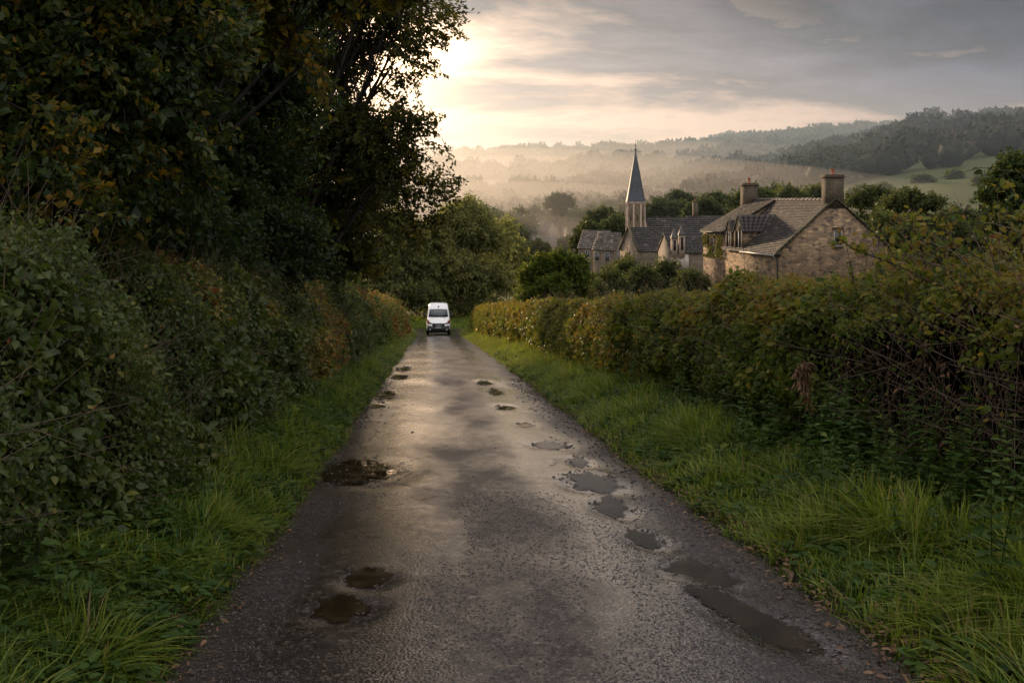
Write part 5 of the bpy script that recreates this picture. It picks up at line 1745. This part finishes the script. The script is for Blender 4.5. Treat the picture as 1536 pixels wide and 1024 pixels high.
def build_world():
    w = bpy.data.worlds.new('World')
    scene.world = w
    w.use_nodes = True
    nt = w.node_tree
    nt.nodes.clear()
    L_ = nt.links
    sky = N(nt, 'ShaderNodeTexSky', sky_type='NISHITA', sun_disc=False)
    sky.sun_elevation = SUN_EL
    sky.sun_rotation = SUN_AZ
    sky.dust_density = 2.0
    tc = N(nt, 'ShaderNodeTexCoord')
    nv = N(nt, 'ShaderNodeVectorMath', operation='NORMALIZE')
    L_.new(tc.outputs['Generated'], nv.inputs[0])
    sp = N(nt, 'ShaderNodeSeparateXYZ')
    L_.new(nv.outputs[0], sp.inputs[0])
    z = math_(nt, 'MAXIMUM', sp.outputs[2], 0.0)
    zc = math_(nt, 'ADD', z, .20)
    u = math_(nt, 'DIVIDE', sp.outputs[0], zc)
    v = math_(nt, 'DIVIDE', sp.outputs[1], zc)
    cv = N(nt, 'ShaderNodeCombineXYZ')
    L_.new(u, cv.inputs[0]); L_.new(v, cv.inputs[1])
    n1 = N(nt, 'ShaderNodeTexNoise', i_Scale=.95, i_Detail=11.0, i_Roughness=.62, i_Distortion=.25)
    n1.inputs['Vector'].default_value = (0, 0, 0)
    mp = N(nt, 'ShaderNodeMapping')
    mp.inputs['Location'].default_value = (3.4, 1.7, 0)
    mp.inputs['Scale'].default_value = (1.05, 1.45, 1)
    L_.new(cv.outputs[0], mp.inputs[0])
    L_.new(mp.outputs[0], n1.inputs['Vector'])

    def glow(px, py, k):
        g = Vector(((px - VX) / F, 1, (HZ - py) / F)).normalized()
        d = N(nt, 'ShaderNodeVectorMath', operation='DOT_PRODUCT')
        L_.new(nv.outputs[0], d.inputs[0])
        d.inputs[1].default_value = g
        return math_(nt, 'POWER', math_(nt, 'MAXIMUM', d.outputs['Value'], 0.0), k)
    g1, g2, g3 = glow(600, 120, 14), glow(572, 96, 420), glow(710, 110, 120)
    cloud = ramp(nt, n1.outputs[0], [(.41, (0, 0, 0)), (.55, (1, 1, 1))])
    side = math_(nt, 'MULTIPLY', math_(nt, 'MULTIPLY_ADD', sp.outputs[0], 2.6, -.35, clamp=True), math_(nt, 'MULTIPLY_ADD', z, 9.0, -.45, clamp=True))
    cloud = math_(nt, 'ADD', cloud, math_(nt, 'MULTIPLY', side, 1.1))
    cl = math_(nt, 'SUBTRACT', math_(nt, 'MULTIPLY_ADD', math_(nt, 'SUBTRACT', z, .10), 4.5, cloud), math_(nt, 'MULTIPLY_ADD', g3, .22, math_(nt, 'MULTIPLY', g2, .5)), clamp=True)
    bright = mixc(nt, g1, (.60, .47, .44), (1.16, .84, .64))
    bright = mixc(nt, g2, bright, (5.2, 3.6, 2.2))
    tex = math_(nt, 'MULTIPLY_ADD', n1.outputs[0], 4.6, -1.35)
    dark = mixc(nt, 1.0, mixc(nt, g1, (.052, .068, .122), (.33, .27, .27)), tex, 'MULTIPLY')
    c = mixc(nt, cl, bright, dark)
    # low band toward the horizon
    hz = math_(nt, 'POWER', 2.718, math_(nt, 'MULTIPLY', z, -22.0))
    hcol = mixc(nt, g1, (.50, .41, .43), (1.06, .76, .59))
    c = mixc(nt, math_(nt, 'MULTIPLY', hz, .75), c, hcol)
    bank = math_(nt, 'MULTIPLY_ADD', z, 9.0, -1.45, clamp=True)  # dark cloud band mostly above the view, added to darken puddle reflections
    c = mixc(nt, math_(nt, 'MULTIPLY', bank, .88), c, (.048, .045, .047))
    # rest of the dome, out of view: overcast brightened as added fill light
    back = math_(nt, 'MULTIPLY_ADD', sp.outputs[1], -1.3, .75, clamp=True)
    c = mixc(nt, math_(nt, 'MULTIPLY', back, .85), c, (1.06, 1.0, 1.0))
    over = math_(nt, 'MULTIPLY_ADD', z, 2.6, -1.1, clamp=True)
    c = mixc(nt, over, c, (1.12, 1.08, 1.08))
    cm = N(nt, 'ShaderNodeVectorMath', operation='SCALE')
    L_.new(c, cm.inputs[0])
    cm.inputs['Scale'].default_value = 10.0 * SKYK
    blend = mixc(nt, .96, sky.outputs[0], cm.outputs[0])
    bg = N(nt, 'ShaderNodeBackground', i_Strength=.1)
    L_.new(blend, bg.inputs[0])
    out = N(nt, 'ShaderNodeOutputWorld')
    L_.new(bg.outputs[0], out.inputs[0])
    sun = bpy.data.lights.new('sun', 'SUN')
    sun.energy = 5.0
    sun.angle = R(4)
    sun.color = (1.0, .74, .48)
    so = bpy.data.objects.new('sun', sun)
    COL.objects.link(so)
    d = Vector((math.sin(SUN_AZ) * math.cos(SUN_EL), math.cos(SUN_AZ) * math.cos(SUN_EL), math.sin(SUN_EL)))
    so.rotation_euler = (-d).to_track_quat('-Z', 'Y').to_euler()


SKYK = 1.05


def mist_mat(name, dens, col, g=.6):
    m, nt, nodes, links = new_mat(name)
    s = N(nt, 'ShaderNodeVolumeScatter')
    s.inputs['Color'].default_value = (*col, 1)
    s.inputs['Density'].default_value = dens
    s.inputs['Anisotropy'].default_value = g
    out = N(nt, 'ShaderNodeOutputMaterial')
    links.new(s.outputs[0], out.inputs['Volume'])
    return m


def build_mist():
    V, Fc = ico(4)
    def blob(c, r_, dens, col, lab):
        o = mesh('mist', V * np.array(r_), [Fc], mist_mat('mist', dens, col))
        o.location = c
        tag(o, lab, 'mist', lab, 'stuff')
    def box(x0, x1, y0, y1, z0, z1, dens, col, lab):
        b = MB().box(((x1 - x0) / 2 * 0, 0, 0), (x1 - x0, y1 - y0, z1 - z0)).build('mist', mist_mat('mist', dens, col))
        b.location = ((x0 + x1) / 2, (y0 + y1) / 2, (z0 + z1) / 2)
        tag(b, lab, 'mist', kind='stuff')
    box(-1500, 2600, 172, 3000, -60, 130, 0.00042, (.60, .80, 1.0), 'thin haze over the whole valley')
    for k in range(4):
        f = 1 - .2 * k
        blob((-20, 560, -25), (300 * f + 40, 380 * f, 54 * f ** 1.5), .0013, (1, .93, .84), 'low bank of warm mist lying in the valley')
    for k in range(3):
        f = 1 - .25 * k
        blob((430, 640, 10), (300 * f, 210 * f, 75 * f), .00042, (.50, .72, 1.0), 'faint blue haze before the steep wooded hill')
    for k in range(3):
        f = 1 - .28 * k
        blob((-10, 240, -15), (85 * f, 70 * f, 15 * f), .0013, (1, .93, .84), 'thin warm mist around the trees beyond the church')
    for k in range(3):
        f = 1 - .25 * k
        blob((60, 1100, 0), (700 * f, 420 * f, 66 * f), .00075, (1, .92, .82), 'paler mist between the far wooded ridges')


def build_camera():
    cam = bpy.data.cameras.new('camera')
    cam.lens, cam.sensor_width = 35.0, 36.0
    cam.shift_x = (768 - VX) / 1536
    cam.shift_y = -(512 - HZ) / 1536
    cam.clip_end = 12000
    cam.clip_start = .05
    o = bpy.data.objects.new('camera', cam)
    COL.objects.link(o)
    o.location = (0, 0, EYE)
    o.rotation_euler = (R(90), 0, 0)
    scene.camera = o


def settings():
    scene.view_settings.view_transform = 'Standard'
    scene.view_settings.look = 'None'
    scene.view_settings.exposure = 0
    scene.render.engine = 'CYCLES'
    c = scene.cycles
    c.max_bounces = 5
    c.diffuse_bounces = 2
    c.glossy_bounces = 3
    c.transmission_bounces = 3
    c.transparent_max_bounces = 4
    c.volume_bounces = 0
    c.caustics_reflective = False
    c.caustics_refractive = False
    c.sample_clamp_indirect = 4
    c.use_denoising = True


build_ground()
build_road()
build_puddles()
build_left_wood()
build_mid_trees()
build_forest()
build_hedge(-1, 'hedge', 'tall dark shaded hedge running along the lane under the wood')
build_hedge(1, 'hedge', 'lower bramble hedge with yellowing top between the lane and the village')
build_bramble()
build_grass()
build_weeds()
build_litter()
build_cottage()
build_church()
build_village()
build_van()
build_world()
build_mist()
build_camera()
settings()
